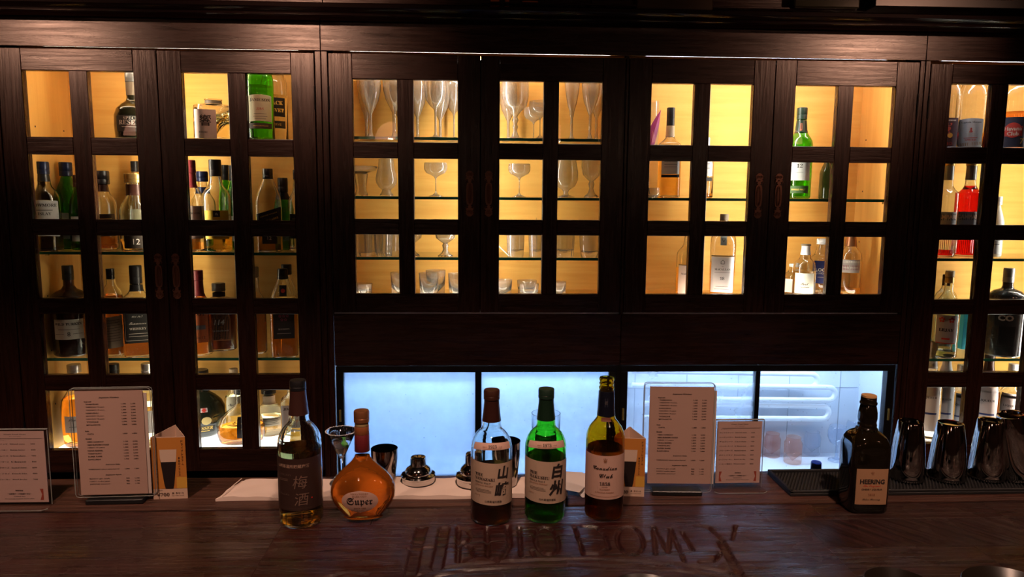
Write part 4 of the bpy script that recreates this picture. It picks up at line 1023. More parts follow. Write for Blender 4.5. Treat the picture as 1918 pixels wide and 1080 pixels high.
# right tall cabinet
ca, cbz, cc, cf = 1.7372, 1.4262, 1.1212, .852
MULTI = paper((.06, .03, .05))
B_('rum_bottle', 'dark-labelled spiced rum bottle at the left of the right cabinet\'s top shelf', 1782, 105, ca, 46, 2.15, H=.30, kind='slope', glass=CLEAR, liquid=L_RED, level=.2, cap=CAP(CAPBLK, .9),
   labels=[dict(z=(.05, .34), w=.95, m=MULTI, t=[T('CAPTAIN MORGAN', 1.4, .315, f='serif', m=WINK, b=.02), T('❦', .8, .24, m=paper((.5, .1, .08))), T('❧ ●', 1.0, .17, m=YINK), T('SPICED', 1.0, .09, m=RINK)])])
B_('rum_bottle', 'clear bottle of yellow rum with a silvery Captain Morgan label', 1829, 105, ca, 50, 2.13, H=.30, kind='slope', glass=CLEAR, liquid=L_YEL, level=.20, cap=CAP(CAPWHT, .9),
   labels=[dict(z=(.05, .33), w=.85, arch=.01, m=paper((.48, .50, .54)), t=[T('Captain Morgan', 1.35, .30, f='serif'), T('♟', .22, .225, m=RINK), BARR(.9, .004, .15, m=RINK), T('SPICED', .7, .13, f='serif', m=RINK)]), dict(z=(.075, .105), w=.86, slant=.008, m=paper((.28, .16, .05)))])
B_('rum_bottle', 'brown rum bottle with a navy label and a red disc reading Havana Club', 1908, 105, ca, 62, 2.14, H=.29, kind='whisky', glass=CLEAR, liquid=L_BRN, level=.42, cap=CAP(CAPBLK, .9),
   labels=[dict(z=(.06, .36), w=.95, m=paper((.03, .035, .07)), t=[T('●', .9, .23, m=paper((.55, .05, .04))), T('7', .2, .12, u=.5, m=YINK), T('●', .3, .17, u=-.6, m=YINK)]), dict(z=(.17, .27), w=.5, m=paper((.50, .05, .05)), t=[T('Havana', .9, .245, m=WINK, b=.03), T('Club', .6, .195, m=WINK, b=.03)])])
for px_, lq, lv, lb in ((1779, L_RED, .08, 'nearly empty ribbed bitter bottle with a black CAMPARI band'), (1822, L_RED, .72, 'full red ribbed bitter bottle with a black CAMPARI band')):
    r_ = B_('bitter_bottle', lb, px_, 296, cbz, 44, 2.14 + .02 * (px_ > 1800), kind='campari', glass=CLEAR, liquid=lq, level=lv, cap=CAP(CAPGOLD, .92, .46), sleeve=[(.78, .92, CAPGREY)],
        labels=[dict(z=(.22, .46), w=.95, m=paper((.30, .31, .36)), t=[BARR(.9, .004, .30), BARR(1.0, .004, .27)]), dict(z=(.375, .445), w=.96, m=paper(BLK), t=[T('CAMPARI', 1.75, .41, m=paper((.6, .42, .34)), b=.035, h=.04)])])
    rb = MB(); R_ = 44 * 2.14 / FPX / 2
    for k in range(22):
        a = -1.5 + 3.0 * k / 21
        rb.tube([(R_ * math.sin(a), -R_ * math.cos(a), .012), (R_ * math.sin(a), -R_ * math.cos(a), .055)], .0011, 5)
    rb.build('ribs', lq if lv > .5 else CLEAR, r_)
B_('vodka_bottle', 'frosted white slim bottle with a grey text label beside the bitter bottles', 1871, 368, cbz, 26, 2.16, kind='slope', glass=mat('frosted_white_glass', (.8, .84, .88), .25, trans=.5), shell=False, cap=CAP(CAPWHT, .86, .5),
   labels=[dict(z=(.05, .52), w=.95, m=paper((.55, .56, .58)), t=[BARR(1.1, .01, .42 - .07 * k) for k in range(4)])])
B_('liqueur_bottle', 'bottle with a square brown cap on the third shelf of the right cabinet', 1775, 514, cc, 42, 2.18, kind='short', glass=CLEAR, liquid=L_WAT, level=.5, cap=CAP(CAPBRN, .86, .40), labels=[dict(z=(.1, .5), w=.8, m=paper((.45, .42, .46)))])
B_('liqueur_bottle', 'clear bottle with a cream cap and scalloped LEJAY label', 1780, 507, cc, 46, 2.14, kind='square', glass=PALEG, liquid=L_WAT, level=.08, cap=CAP(CAPCREAM, .93, .36), sleeve=[(.86, .925, CAPGOLD)], prof=[(.9, 0), (1, .02), (1, .14), (.96, .17), (1, .20), (1, .56), (.9, .64), (.6, .70), (.42, .74), (.34, .78), (.32, .99)],
   labels=[dict(z=(.17, .50), w=.85, m=paper((.40, .36, .38)), t=[T('LEJAY', 1.1, .33, f='serif', b=.02), T('✿ ✿', 1.2, .45, m=RINK), BARR(.6, .02, .23, m=RINK), BARR(1.5, .01, .178, m=RINK)])])
P = at(1808, 588, Y=2.235); h_ = at(1806, 575, Y=2.23).z - cc
o = MB().box(-.021, .021, -.018, .018, 0, h_, .001).build('carton', paper((.05, .62, .85)), None, loc=(P.x + .006, 2.235, cc + .0004)); tag(o, 'bright sky-blue carton standing behind the LEJAY bottle', 'box')
tm = MB(); F_ = lambda u, v: (u, -.0186, v)
place_text(tm, 'DRY', .02, 0, h_ * .62, F_, 'plain', maxe=0); tm.box(-.008, .006, -.0187, -.0181, h_ * .22, h_ * .36)
tm.build('print', paper((.02, .15, .3)), o, smooth=False, recalc=False)
B_('liqueur_bottle', 'broad black bottle with silver cap and white block letters, third shelf of the right cabinet', 1891, 502, cc, 66, 2.12, kind='whisky', glass=mat('smoky_dark_glass', (.05, .05, .05), .03, trans=.5), liquid=None, cap=CAP(CAPGREY, .84, .30), p=2, dy=.8,
   prof=[(.9, 0), (1, .02), (1, .66), (.96, .70), (.7, .745), (.34, .77), (.28, .8), (.27, .99)],
   labels=[dict(z=(.36, .62), w=.56, m=paper((.012, .012, .012)), t=[T('CO', .8, .575, b=.05, m=WINK, h=.07), T('COCONUT', .8, .515, m=WINK), T('CO', .8, .45, b=.05, m=WINK, h=.07)])])
CF = [(1748, 640, 46, WHT, CAPWHT, CLEAR, 'white-labelled bottle with a brown band, leftmost at the foot of the right cabinet'), (1776, 655, 40, (.66, .68, .72), CAPWHT, CLEAR, 'white and navy bottle second from left at the foot of the right cabinet'),
      (1803, 683, 44, (.5, .54, .62), CAPSIL, CLEAR, 'silver-capped bottle with a blue-grey label at the foot of the right cabinet'), (1855, 660, 46, (.72, .62, .60), CAPBRN, CLEAR, 'brown-capped bottle with a pinkish label at the foot of the right cabinet'),
      (1900, 681, 46, (.74, .64, .60), CAPSIL, CLEAR, 'silver-capped bottle with pale pink label at the right edge, foot of the cabinet')]
for k, (px_, yt, wp, c_, cm, g_, lb) in enumerate(CF):
    B_('liqueur_bottle', lb, px_, yt, cf, wp, 2.13 + .025 * (k % 2), kind=('whisky', 'slope', 'tall', 'slope', 'tall')[k], glass=g_, liquid=(L_WAT, L_PALE, L_WAT, L_BRN, L_PALE)[k], level=.55, cap=CAP(cm, .9, .42), sleeve=[(.74, .9, cm)],
       labels=[dict(z=(.12, .62), w=.93, m=paper(c_), t=[BARR(1.3, .02, .3, m=paper((.04, .06, .2))), T('LIQUEUR', 1.2, .46, f='serif')])])

# ------------------------------------------------------------------ glassware
def G_(name, label, px, ytop, zb, wpx, prof, Y=2.15, H=None, group='glassware in the middle cabinet', m=DRINK, n=28, t=.0014, base=.003, S=None, cat='glass'):
    if cat != 'vase' and not (px == 675): Y = free_Y(px, ytop, zb, wpx, Y)
    P = at(px, ytop, Y=Y); h = H or (P.z - zb); R = wpx * Y / FPX / 2 * .98
    return cup(name, label, (P.x, Y, zb + .0003), [(r * R, z * h) for r, z in prof], m, cat, n=n, t=t, base=base * 1, group=group, S=S)


def STEM(bowl0, foot=.8, stem=.10): return [(foot, 0), (foot, .008), (foot * .5, .018), (stem * 1.6, .04), (stem, .08), (stem, bowl0 - .05), (stem * 1.7, bowl0 - .015)]
FLUTE = STEM(.40, .7, .15) + [(.42, .44), (.75, .55), (.95, .68), (1, .8), (.92, 1)]
TULIP = STEM(.42, .75, .10) + [(.5, .45), (.85, .53), (1, .65), (1, .8), (.9, 1)]
SLIM = STEM(.36, .9, .16) + [(.3, .40), (.55, .5), (.8, .65), (.95, .82), (1, 1)]
ORN = [(.7, 0), (.7, .01), (.3, .03), (.22, .07), (.12, .12), (.22, .17), (.12, .21), (.26, .27), (.14, .31), (.3, .36), (.5, .40), (.85, .47), (1, .6), (1, .8), (.92, 1)]
COUPE = [(.6, 0), (.6, .02), (.25, .06), (.05, .13), (.04, .5), (.12, .58), (.35, .63), (.8, .70), (.98, .80), (1, .9), (.96, 1)]
GLENC = [(.62, 0), (.64, .03), (.45, .12), (.4, .17), (.7, .24), (.95, .36), (1, .46), (.92, .6), (.75, .78), (.68, 1)]
SNIFT = [(.7, 0), (.7, .02), (.25, .06), (.18, .12), (.3, .18), (.75, .26), (1, .42), (1, .58), (.85, .8), (.7, 1)]
TUMB = [(.82, 0), (.86, .02), (.9, .2), (1, 1)]
HIGH = [(.88, 0), (.9, .02), (1, 1)]
GOB = [(.7, 0), (.7, .03), (.35, .10), (.2, .2), (.3, .3), (.2, .36), (.5, .42), (.85, .5), (1, .65), (1, 1)]
DISH = [(.42, 0), (.45, .02), (.42, .1), (.5, .6), (.6, .7), (.95, .78), (1, .9), (1, 1)]
gs1, gs2, gs3, gs4 = 1.764, 1.597, 1.4235, 1.3035
def flt(r, a, z):
    k = 1 + .035 * math.cos(14 * a); return (r * k * math.sin(a), -r * k * math.cos(a))
def bump(r, a, z):
    k = 1 + .05 * math.cos(12 * a) * math.cos(z * 600); return (r * k * math.sin(a), -r * k * math.cos(a))
G_('champagne_flute', 'champagne flute standing leftmost on the top shelf of the middle cabinet', 692, 100, gs1, 40, FLUTE, 2.13, H=.19)
G_('champagne_flute', 'flute behind the leftmost one on the top glass shelf', 684, 100, gs1, 34, SLIM, 2.23, H=.19)
G_('champagne_flute', 'ribbed flute at the right edge of the first pane, top shelf', 737, 100, gs1, 42, FLUTE, 2.14, H=.20)
G_('champagne_flute', 'flute directly behind the ribbed one at the first pane\'s right edge', 747, 100, gs1, 38, FLUTE, 2.23, H=.19)
G_('wine_glass', 'wine glass at the back left of the second pane, top shelf', 781, 100, gs1, 34, FLUTE, 2.22, H=.19)
G_('champagne_flute', 'round-bottomed flute in the middle of the second pane, top shelf', 815, 100, gs1, 40, TULIP, 2.12, H=.20)
G_('champagne_flute', 'flute close behind the round-bottomed one in the second pane', 824, 100, gs1, 36, FLUTE, 2.2, H=.17)
G_('wine_glass', 'glass at the back right of the second pane, top shelf', 850, 100, gs1, 34, TULIP, 2.24, H=.21)
G_('water_goblet', 'goblet with a beaded ornate stem in the third pane, top shelf', 966, 100, gs1, 50, ORN, 2.12, H=.20)
G_('wine_glass', 'glass behind the beaded-stem goblet, to its left', 953, 100, gs1, 34, FLUTE, 2.22, H=.17)
G_('saucer_glass', 'low stemmed glass in front of another at the right of the third pane', 1012, 190, gs1, 42, COUPE, 2.14)
G_('saucer_glass', 'low stemmed glass behind, at the right of the third pane', 1000, 190, gs1, 38, COUPE, 2.22, H=.10)
G_('champagne_flute', 'slim trumpet flute alone at the left of the fourth pane, top shelf', 1073, 100, gs1, 30, SLIM, 2.13, H=.20)
G_('champagne_flute', 'flute in front at the right of the fourth pane, top shelf', 1108, 100, gs1, 34, FLUTE, 2.13, H=.20)
G_('champagne_flute', 'flute behind at the right of the fourth pane, top shelf', 1120, 100, gs1, 34, FLUTE, 2.2, H=.20)
G_('tumbler', 'tumbler with flaring foot-ring at the left of the second shelf', 676, 325, gs2, 26, [(.95, 0), (.9, .1), (.7, .3), (1, 1)], 2.13, t=.003)
G_('glass_dish', 'shallow glass dish set on the tumbler at the left of the second shelf', 675, 312, at(675, 327, Y=2.13).z + .002, 64, [(.3, 0), (.35, .1), (.9, .5), (1, 1)], 2.13, cat='dish')
G_('nosing_glass', 'tulip-shaped whisky nosing glass on the second shelf', 723, 298, gs2, 40, GLENC, 2.12, t=.0016)
G_('coupe_glass', 'coupe glass on a long stem left of the middle stiles, second shelf', 816, 305, gs2, 44, COUPE, 2.13)
G_('coupe_glass', 'coupe glass on a long stem right of the middle stiles, second shelf', 973, 307, gs2, 42, COUPE, 2.13)
G_('snifter', 'brandy balloon glass at the right of the second shelf', 1061, 288, gs2, 46, SNIFT, 2.13)
G_('cordial_glass', 'fluted goblet at the right end of the second shelf', 1109, 284, gs2, 38, GOB, 2.13, S=flt, n=56)
for px_, Y_, lb in ((680, 2.13, 'straight tumbler leftmost on the third shelf'), (699, 2.18, 'cut-glass tumbler second from left on the third shelf'), (718, 2.12, 'ribbed tumbler third from left on the third shelf'), (735, 2.22, 'slim tumbler fourth from left on the third shelf')):
    G_('tumbler', lb, px_, 425, gs3, 36 if px_ != 735 else 26, TUMB, Y_, t=.0025, base=.008, S=flt if px_ in (699, 718) else None, n=56 if px_ in (699, 718) else 28)
G_('knobbly_goblet', 'knobbly pressed-glass goblet on a short stem, third shelf', 834, 412, gs3, 40, GOB, 2.12, S=bump, n=48, t=.003)
G_('knobbly_goblet', 'knobbly pressed-glass goblet cut by the glazing bar, third shelf', 772, 412, gs3, 38, GOB, 2.14, S=bump, n=48, t=.003)
G_('tumbler', 'clear thick-based tumbler with a stirrer leaning on it, third shelf', 966, 415, gs3, 36, TUMB, 2.13, base=.014)
G_('tumbler', 'thick-based tumbler holding two glass straws, third shelf', 1008, 415, gs3, 38, TUMB, 2.12, base=.014)
P = at(1008, 470, Y=2.12)
for dx in (-.004, .008):
    o = MB().tube([(0, 0, 0), (dx * .5, .004, .10)], .0018, 8).build('glass_straw', MILK, None, loc=(P.x + dx, 2.12, gs3 + .0145)); tag(o, ('left' if dx < 0 else 'right') + ' one of two thin straws in the right-hand thick tumbler', 'straw', 'straws in the tumbler')
P = at(954, 476, Y=2.115); Q = at(934, 456, Y=2.115)
o = MB().tube([(0, 0, 0), (-.10, 0, .095)], .0017, 8).build('glass_stirrer', paper((.7, .68, .6)), None, loc=(P.x, 2.112, gs3 + .002)); tag(o, 'pale stirrer leaning leftwards in front of the third-shelf tumblers', 'stirrer')
G_('tumbler', 'tumbler with a ribbed base at the left of the fourth pane, third shelf', 1058, 412, gs3, 40, TUMB, 2.13, base=.012, S=flt, n=56)
G_('tumbler', 'slightly tilted-looking tumbler at the right end of the third shelf', 1105, 412, gs3, 42, [(.7, 0), (.75, .03), (.9, .3), (1, 1)], 2.12, base=.01)
G_('tumbler', 'low cut tumbler at the left of the cabinet floor', 680, 531, gs4, 34, TUMB, 2.13, base=.01, S=flt, n=56)
for px_, yt, Y_, lb in ((750, 510, 2.14, 'highball glass on the cabinet floor cut by the first glazing bar'), (803, 511, 2.12, 'front highball glass in the second pane, cabinet floor'), (816, 506, 2.19, 'highball glass just behind the front one, cabinet floor'),
                        (858, 512, 2.12, 'highball glass at the right edge of the second pane, cabinet floor'), (941, 524, 2.16, 'highball glass at the left of the third pane, cabinet floor'), (991, 531, 2.12, 'front glass in the third pane with a bright rim, cabinet floor'),
                        (987, 525, 2.2, 'glass behind the bright-rimmed one in the third pane, cabinet floor'), (1047, 527, 2.14, 'narrow highball glass at the left of the fourth pane, cabinet floor')):
    G_('highball_glass', lb, px_, yt, gs4, 38 if px_ != 1047 else 28, HIGH, Y_)
# purple plume, dish in the nearly empty cabinet
P = at(1222, 365, Y=2.16)
G_('glass_dish', 'small clear dish at the left of the nearly empty cabinet\'s shelf', 1222, 352, s1, 30, [(.6, 0), (1, .4), (.9, 1)], 2.13, cat='dish', group='dishes')
root = thing('artificial_flower', 'purple petal-like plume beside a clear vase in the nearly empty cabinet', 'flower', (P.x, 2.19, s1))
pl = MB(); pts = []
for k in range(15):
    t = k / 14; wv = .017 * math.sin(math.pi * min(1, t * 1.02)) ** .8 + .0006; cx = -.010 + .034 * t ** 1.6; z = .10 + .16 * t
    pts.append((cx, z, wv))
vs = []
for cx, z, wv in pts: vs += [(cx - wv, -.002, z), (cx, -.007, z), (cx + wv * .7, -.001, z), (cx, .003, z)]
pl.add(vs, [(i * 4 + a, i * 4 + (a + 1) % 4, i * 4 + 4 + (a + 1) % 4, i * 4 + 4 + a) for i in range(14) for a in range(4)])
pl.build('petal', mat('purple_petal', (.28, .03, .16), .5), root); MB().tube([(0, 0, .002), (-.012, 0, .05), (-.010, 0, .11)], .0016, 8).build('stem', CAPGRN, root)
G_('vase', 'clear glass vase behind the purple plume', 1219, 190, s1, 34, TULIP, 2.22, m=MILK, cat='vase', group='vases')
# ------------------------------------------------------------------ on the bar : bottles
def on_bar(px, ybot, R=0): 
    P = at(px, ybot, Z=1.0); k = 1 + R / math.hypot(P.x, P.y); return (P.x * k, P.y * k, 1.0002)
def hb(px, ytop, loc): 
    """height above the bar at that distance"""
    return at(px, ytop, Y=loc[1]).z - 1.0
fg = 'open bottles on the bar'
GR = dict(group=fg, n=40)
WH = [(.80, 0), (.93, .006), (1, .03), (1, .55), (.992, .575), (.955, .605), (.88, .635), (.77, .662), (.64, .685), (.53, .70), (.475, .715), (.45, .735), (.445, .76), (.40, .82), (.355, .89), (.34, .93), (.34, .985)]
LBL = paper((.50, .36, .27), .55); LBLP = paper((.60, .38, .31), .55)

# 1 plum wine
l = on_bar(566, 992, .040); H = hb(562, 711, l)
bottle('plum_wine_bottle', 'clear bottle with a dark brown label and amber plum wine, leftmost on the bar', l, H, .0392, prof=WH, glass=PALEG, liquid=mat('plum_wine', (1., .56, .13), 0, trans=1, ior=1.34), level=.53, cap=(.93, 1.0, .37, CAPBLK),
       sleeve=[(.765, .93, cem('dark_brown_sleeve', (.05, .018, .014), .4))], rz=-.05, **GR,
       labels=[dict(z=(.135, .495), w=1.45, m=paper((.045, .022, .017), .45), t=[T('山崎蒸溜所貯蔵梅酒', 1.55, .445, u=-.08, m=paper((.42, .27, .2)), b=.015), T('DISTILLERY', .75, .385, u=-.48, m=paper((.12, .07, .055)), f='serif'), T('梅', .62, .335, u=.27, m=paper((.20, .12, .09)), k=.15), T('酒', .60, .215, u=.32, m=paper((.20, .12, .09)), k=.12),
            BARR(.55, .003, .355, u=-.55, m=paper((.2, .13, .1))), BARR(.55, .003, .345, u=-.55, m=paper((.2, .13, .1))), T('Umeshu', .55, .25, u=-.5, f='script', m=paper((.14, .09, .07))), BARR(1.5, .002, .15, m=paper((.1, .06, .045))), T('■', .07, .215, u=.78, m=RINK)])])
# 2 flask
l = on_bar(681, 981, .02); H = hb(676, 768, l); R = 63 * l[1] / FPX
bottle('whisky_flask_bottle', 'round-bodied flask bottle of orange whisky with an oval Super label', l, H, R, glass=sheet_glass('flask_glass', (.97, .97, .95), f=1.3), liquid=mat('flask_whisky', (1, .27, .03), .02, trans=.8, ior=1.36), level=.60, cap=(.895, 1.0, .235, CAPCOPPER), rz=.05, dy=.46,  # liquid is part diffuse orange, in place of window light glowing through
       prof=[(.42, 0), (.50, .004), (.52, .02), (.60, .05), (.75, .10), (.89, .155), (.975, .21), (1, .265), (.985, .315), (.935, .355), (.855, .395), (.745, .435), (.61, .475), (.47, .51), (.345, .545), (.265, .58), (.225, .615), (.215, .70), (.205, .80), (.20, .89), (.20, .985)], sleeve=None, group=fg, n=48,
       labels=[dict(z=(.11, .318), w=.59, u=-.06, shape='oval', m=LBLP, t=[T('Super', .80, .215, u=-.06, f='frak', b=.01), T('RARE OLD', .42, .268, u=-.06, f='serif', m=BROWNINK), T('SINCE 1962', .4, .155, u=-.06, f='serif', m=BROWNINK), T('★★★★', .26, .132, u=-.06, m=BROWNINK), T('NIKKA WHISKY', .55, .29, u=-.06, f='serif', m=BROWNINK)])])
root = bpy.data.objects[bpy.data.objects.find('whisky_flask_bottle')]
for z0, z1, r_, m_ in ((.635, .79, .232, CAPRED), (.79, .862, .226, cem('orange_brown_band', (.28, .09, .03), .4)), (.862, .895, .21, cem('cork_ring', (.40, .28, .12), .7))):
    MB().lathe([(r_ * R * .97, z0 * H), (r_ * R, z0 * H + .0008), (r_ * R * .97, z1 * H - .0008), (r_ * R * .94, z1 * H)], 28).build('neck_sleeve', m_, root)
# 3, 4 malt bottles
def malt(nm, lb, px, yb, yt, gl, lq, lev, slv, capm, since, name_, ko, maker, rz):
    l = on_bar(px, yb, .0395); H = hb(px, yt, l)
    return bottle(nm, lb, l, H, .0383, prof=WH, glass=gl, liquid=lq, level=lev, cap=(.925, 1.0, .39, capm), sleeve=[(.765, .925, slv)], rz=rz, **GR,
        labels=[dict(z=(.165, .485), w=1.40, m=LBL, slant=-.012, t=[T('THE', .42, .392, u=-.66, f='serif', b=.01), T(name_, 1.0, .362, u=-.38, f='serif', b=.01), T('SINGLE MALT', .80, .333, u=-.48, f='serif'), T('JAPANESE WHISKY', .92, .312, u=-.42, f='serif', m=BROWNINK),
                 BARR(.7, .0022, .282, u=-.5), BARR(.8, .0022, .272, u=-.45), BARR(.8, .0022, .262, u=-.45), T('SUNTORY', .3, .235, u=-.75, m=BROWNINK), T(ko[0], .56, .415, u=.55, b=.035, k=.15), T(ko[1], .72, .285, u=.50, b=.03, k=.15), T(maker, .80, .195, u=.05, m=INKM, b=.01)]),
                dict(z=(.575, .625), w=1.05, u=0, arch=.010, m=LBLP, t=[T(since, .42, .61, f='serif'), T('SINCE', .22, .606, u=-.38, f='serif', m=BROWNINK), T('YEAR', .18, .606, u=.40, f='serif', m=BROWNINK), BARR(.9, .002, .592, m=BROWNINK)])])
malt('malt_whisky_bottle', 'clear bottle with brown capsule and a tan YAMAZAKI label, in the centre of the bar', 920, 987, 729, PALEG, L_DARK, .40, cem('brown_shrink_sleeve', (.032, .010, .008), .3), CAPBRN, '1923', 'YAMAZAKI', '山崎', '山崎蒸溜所謹製', .03)
malt('malt_whisky_bottle', 'green bottle with dark green capsule and a tan HAKUSHU label', 1020, 983, 727, GREEN, liq('liquor_in_green', (.22, .30, .06)), .485, cem('green_shrink_sleeve', (.007, .022, .012), .3), CAPGRN, '1973', 'HAKUSHU', '白州', '白州蒸溜所謹製', -.02)
# 5 canadian whisky
l = on_bar(1130, 978, .0375); H = hb(1134, 706, l)
bottle('rye_whisky_bottle', 'open amber bottle with navy neck and pink script label, right of the green bottle', l, H, .0365, glass=AMBERG, liquid=L_DARK, level=.50,
       prof=[(.84, 0), (.96, .006), (1, .03), (1, .56), (.985, .585), (.93, .615), (.83, .645), (.70, .67), (.58, .69), (.49, .71), (.45, .73), (.42, .78), (.385, .88), (.37, .915), (.39, .918), (.39, .93), (.36, .935), (.36, .95), (.38, .953), (.38, .96), (.355, .963), (.355, .975), (.385, .978), (.385, .99), (.355, 1.0)],
       sleeve=[(.73, .905, cem('navy_neck_sleeve', (.006, .007, .016), .3))], rz=-.15, **GR,
       labels=[dict(z=(.165, .478), w=1.35, m=LBLP, t=[T('❦', .2, .445, m=BROWNINK), T('Canadian', 1.25, .39, f='script', b=.012), T('Club', .68, .335, u=.05, f='script', b=.012), T('1858', .52, .278, f='serif'), BARR(.3, .002, .255), T('BLENDED', .5, .237, f='serif', m=BROWNINK), T('CANADIAN WHISKY', .95, .215, f='serif', m=BROWNINK), BARR(1.6, .002, .185, m=BROWNINK)]),
               dict(z=(.70, .727), w=.5, m=paper((.15, .045, .025))), dict(z=(.80, .86), w=.30, m=paper((.012, .014, .03)), t=[T('CC', .3, .83, f='serif', m=paper((.15, .13, .12)))])])
# 6 cherry liqueur
l = on_bar(1612, 962, .038); H = hb(1618, 740, l)
bottle('liqueur_bottle', 'squarish near-black bottle with a tan arched HEERING label, at the right of the bar', l, H, .0375, glass=mat('black_amber_glass', (.006, .004, .0015), .05, coat=.3, spec=.5), liquid=None, cap=None, shell=False, p=6, zsq=(.56, .70), rz=-.04, dy=.92,
       prof=[(.93, 0), (1, .02), (1, .53), (.99, .57), (.95, .61), (.86, .65), (.72, .675), (.58, .69), (.50, .70), (.51, .715), (.46, .725), (.47, .745), (.43, .765), (.47, .80), (.46, .85), (.40, .90), (.37, .92), (.42, .925), (.42, .94), (.38, .945), (.38, .985), (.36, .995)], group=fg, n=44,
       labels=[dict(z=(.085, .40), w=.80, u=.0, m=paper((.36, .20, .11), .55), shape=None, t=[T('✾', .16, .365, u=.0, m=BROWNINK), T('HEERING', 1.25, .29, u=.0, b=.035, h=.042), T('The Original', .9, .25, u=.0, f='script', m=RINK), T('CHERRY LIQUEUR', 1.05, .22, u=.0, b=.01), T('1818', .35, .175, u=.0, f='serif', m=BROWNINK), T('Peter Heering', .9, .13, u=.0, f='script')])])
root = bpy.data.objects[[o.name for o in bpy.data.objects if o.get('label', '').startswith('squarish near-black')][0]]
MB().lathe([(0, .985 * H), (.375 * .0375, .986 * H), (.38 * .0375, .992 * H), (.36 * .0375, 1.004 * H), (0, 1.005 * H)], 24).build('cork_stopper', cem('cork_top', (.42, .24, .09), .6), root)
hb_ = MB()
for k in range(14):
    a = 2 * math.pi * k / 14; hb_.lathe([(0, -.0022), (.002, -.001), (.0022, .0008), (0, .0022)], 8, c=(.0185 * math.sin(a), -.0185 * math.cos(a), .705 * H))
hb_.build('glass_beads', BLACKG, root)

# ------------------------------------------------------------------ towel, papers, shaker parts, glasses
TY0, TY1 = at(500, 938, Z=1.0).y, 1.468
tx0 = at(407, 935, Z=1.0).x; tx1 = at(1062, 930, Z=1.0).x
nx2, ny2 = 60, 10
def towel_z(u, v, top):
    ed = min(u, 1 - u, .5) * 18
    base = .0075 * min(1, ed + .15) + .0012 * math.sin(u * 23 + v * 4) + .0009 * math.sin(u * 61 - v * 9) + (.004 * max(0, 1 - u * 14))
    return .0004 if not top else max(.004, base) + (.0005 * math.cos(v * 7))
tb = MB(); vs = []
for lay in (0, 1):
    for j in range(ny2 + 1):
        for i in range(nx2 + 1):
            u, v = i / nx2, j / ny2
            x = tx0 + (tx1 - tx0) * u + (.02 * v if u < .02 else .004 * v) + .0015 * math.sin(v * 9); y = TY0 + (TY1 - TY0) * v + .002 * math.sin(u * 17)
            vs.append((x, y, 1.0 + towel_z(u, v, lay)))
N = (nx2 + 1) * (ny2 + 1); fs = []
for j in range(ny2):
    for i in range(nx2):
        a = j * (nx2 + 1) + i; fs += [(a, a + nx2 + 1, a + nx2 + 2, a + 1), (N + a, N + a + 1, N + a + nx2 + 2, N + a + nx2 + 1)]
for i in range(nx2):
    for a in (i, ny2 * (nx2 + 1) + i): fs.append((a, a + 1, N + a + 1, N + a))
for j in range(ny2):
    for a in (j * (nx2 + 1), j * (nx2 + 1) + nx2): fs.append((a, a + nx2 + 1, N + a + nx2 + 1, N + a))
tb.add(vs, fs); o = tb.build('folded_towel', CLOTH, ang=80); tag(o, 'long folded cream bar towel lying on the ledge behind the bottles', 'towel')
md = o.modifiers.new('bevel', 'BEVEL'); md.width = .002; md.segments = 2; md.limit_method = 'ANGLE'; md.angle_limit = 1.0
hm = MB(); hm.tube([(tx0 + .012, TY0 + .001, 1.0085), (tx0 + .017, TY0 + .05, 1.0115), (tx0 + .022, TY1 - .004, 1.011)], .0009, 6); hm.build('hem', CLOTH, o)
TZ = 1.0095
for k, (px_, py_, w_, h_, rz_, lb) in enumerate(((1082, 912, .045, .10, -.5, 'loose white receipt slip lying right of the green bottle'), (1068, 905, .05, .09, -.15, 'second white slip tucked under the loose receipt'), (1100, 920, .05, .06, .3, 'third white slip behind the rye whisky bottle'))):
    P = at(px_, py_, Z=1.0); z = (1.011 if k < 2 else 1.003) + .0006 * (1 - k)
    o = MB().box(-w_ / 2, w_ / 2, -h_ / 2, h_ / 2, 0, .0004).build('paper_slip', paper((.72, .66, .64)), None, smooth=False, loc=(P.x, min(P.y, 1.44), z)); o.rotation_euler.z = rz_; tag(o, lb, 'paper')

# shaker caps: strainer shoulder with its small cap
for px_, yb, yt, lb in ((783, 925, 852, 'steel cocktail shaker top standing alone on the towel'), (886, 929, 845, 'steel cocktail shaker top half hidden behind the YAMAZAKI bottle')):
    l = on_bar(px_, yb, .034); l = (l[0], l[1] + .012, TZ); H = at(px_, yt, Y=l[1]).z - TZ
    root = thing('cocktail_shaker', lb, 'shaker', l, 0, 'cocktail shaker tops'); R = .0345
    MB().lathe([(R * .93, 0), (R * .97, .001), (R * .97, H * .17), (R * 1.03, H * .20), (R * 1.06, H * .25), (R * 1.0, H * .30), (R * .80, H * .34), (R * .80, H * .36), (R * .79, H * .42), (R * .70, H * .52), (R * .52, H * .60), (R * .46, H * .63), (0, H * .635)], 40).build('strainer', CHROME, root)
    MB().lathe([(R * .46, H * .60), (R * .475, H * .605), (R * .47, H * .88), (R * .44, H * .94), (R * .36, H * .975), (0, H)], 36).build('cap', CHROME, root)
# shaker tins standing open
for px_, yb, yt, R, lb in ((723, 915, 838, .0275, 'open steel shaker tin behind the round flask bottle'), (947, 925, 824, .030, 'open steel shaker tin behind the YAMAZAKI bottle')):
    l = on_bar(px_, yb, R); l = (l[0], min(1.44, l[1]), TZ); H = at(px_, yt, Y=l[1]).z - TZ
    cup('shaker_tin', lb, l, [(R * .72, 0), (R * .76, .002), (R * .86, H * .35), (R * .98, H * .7), (R, H * .99)], TINM, 'shaker', t=.0008, base=.002, n=44, group='open shaker tins')
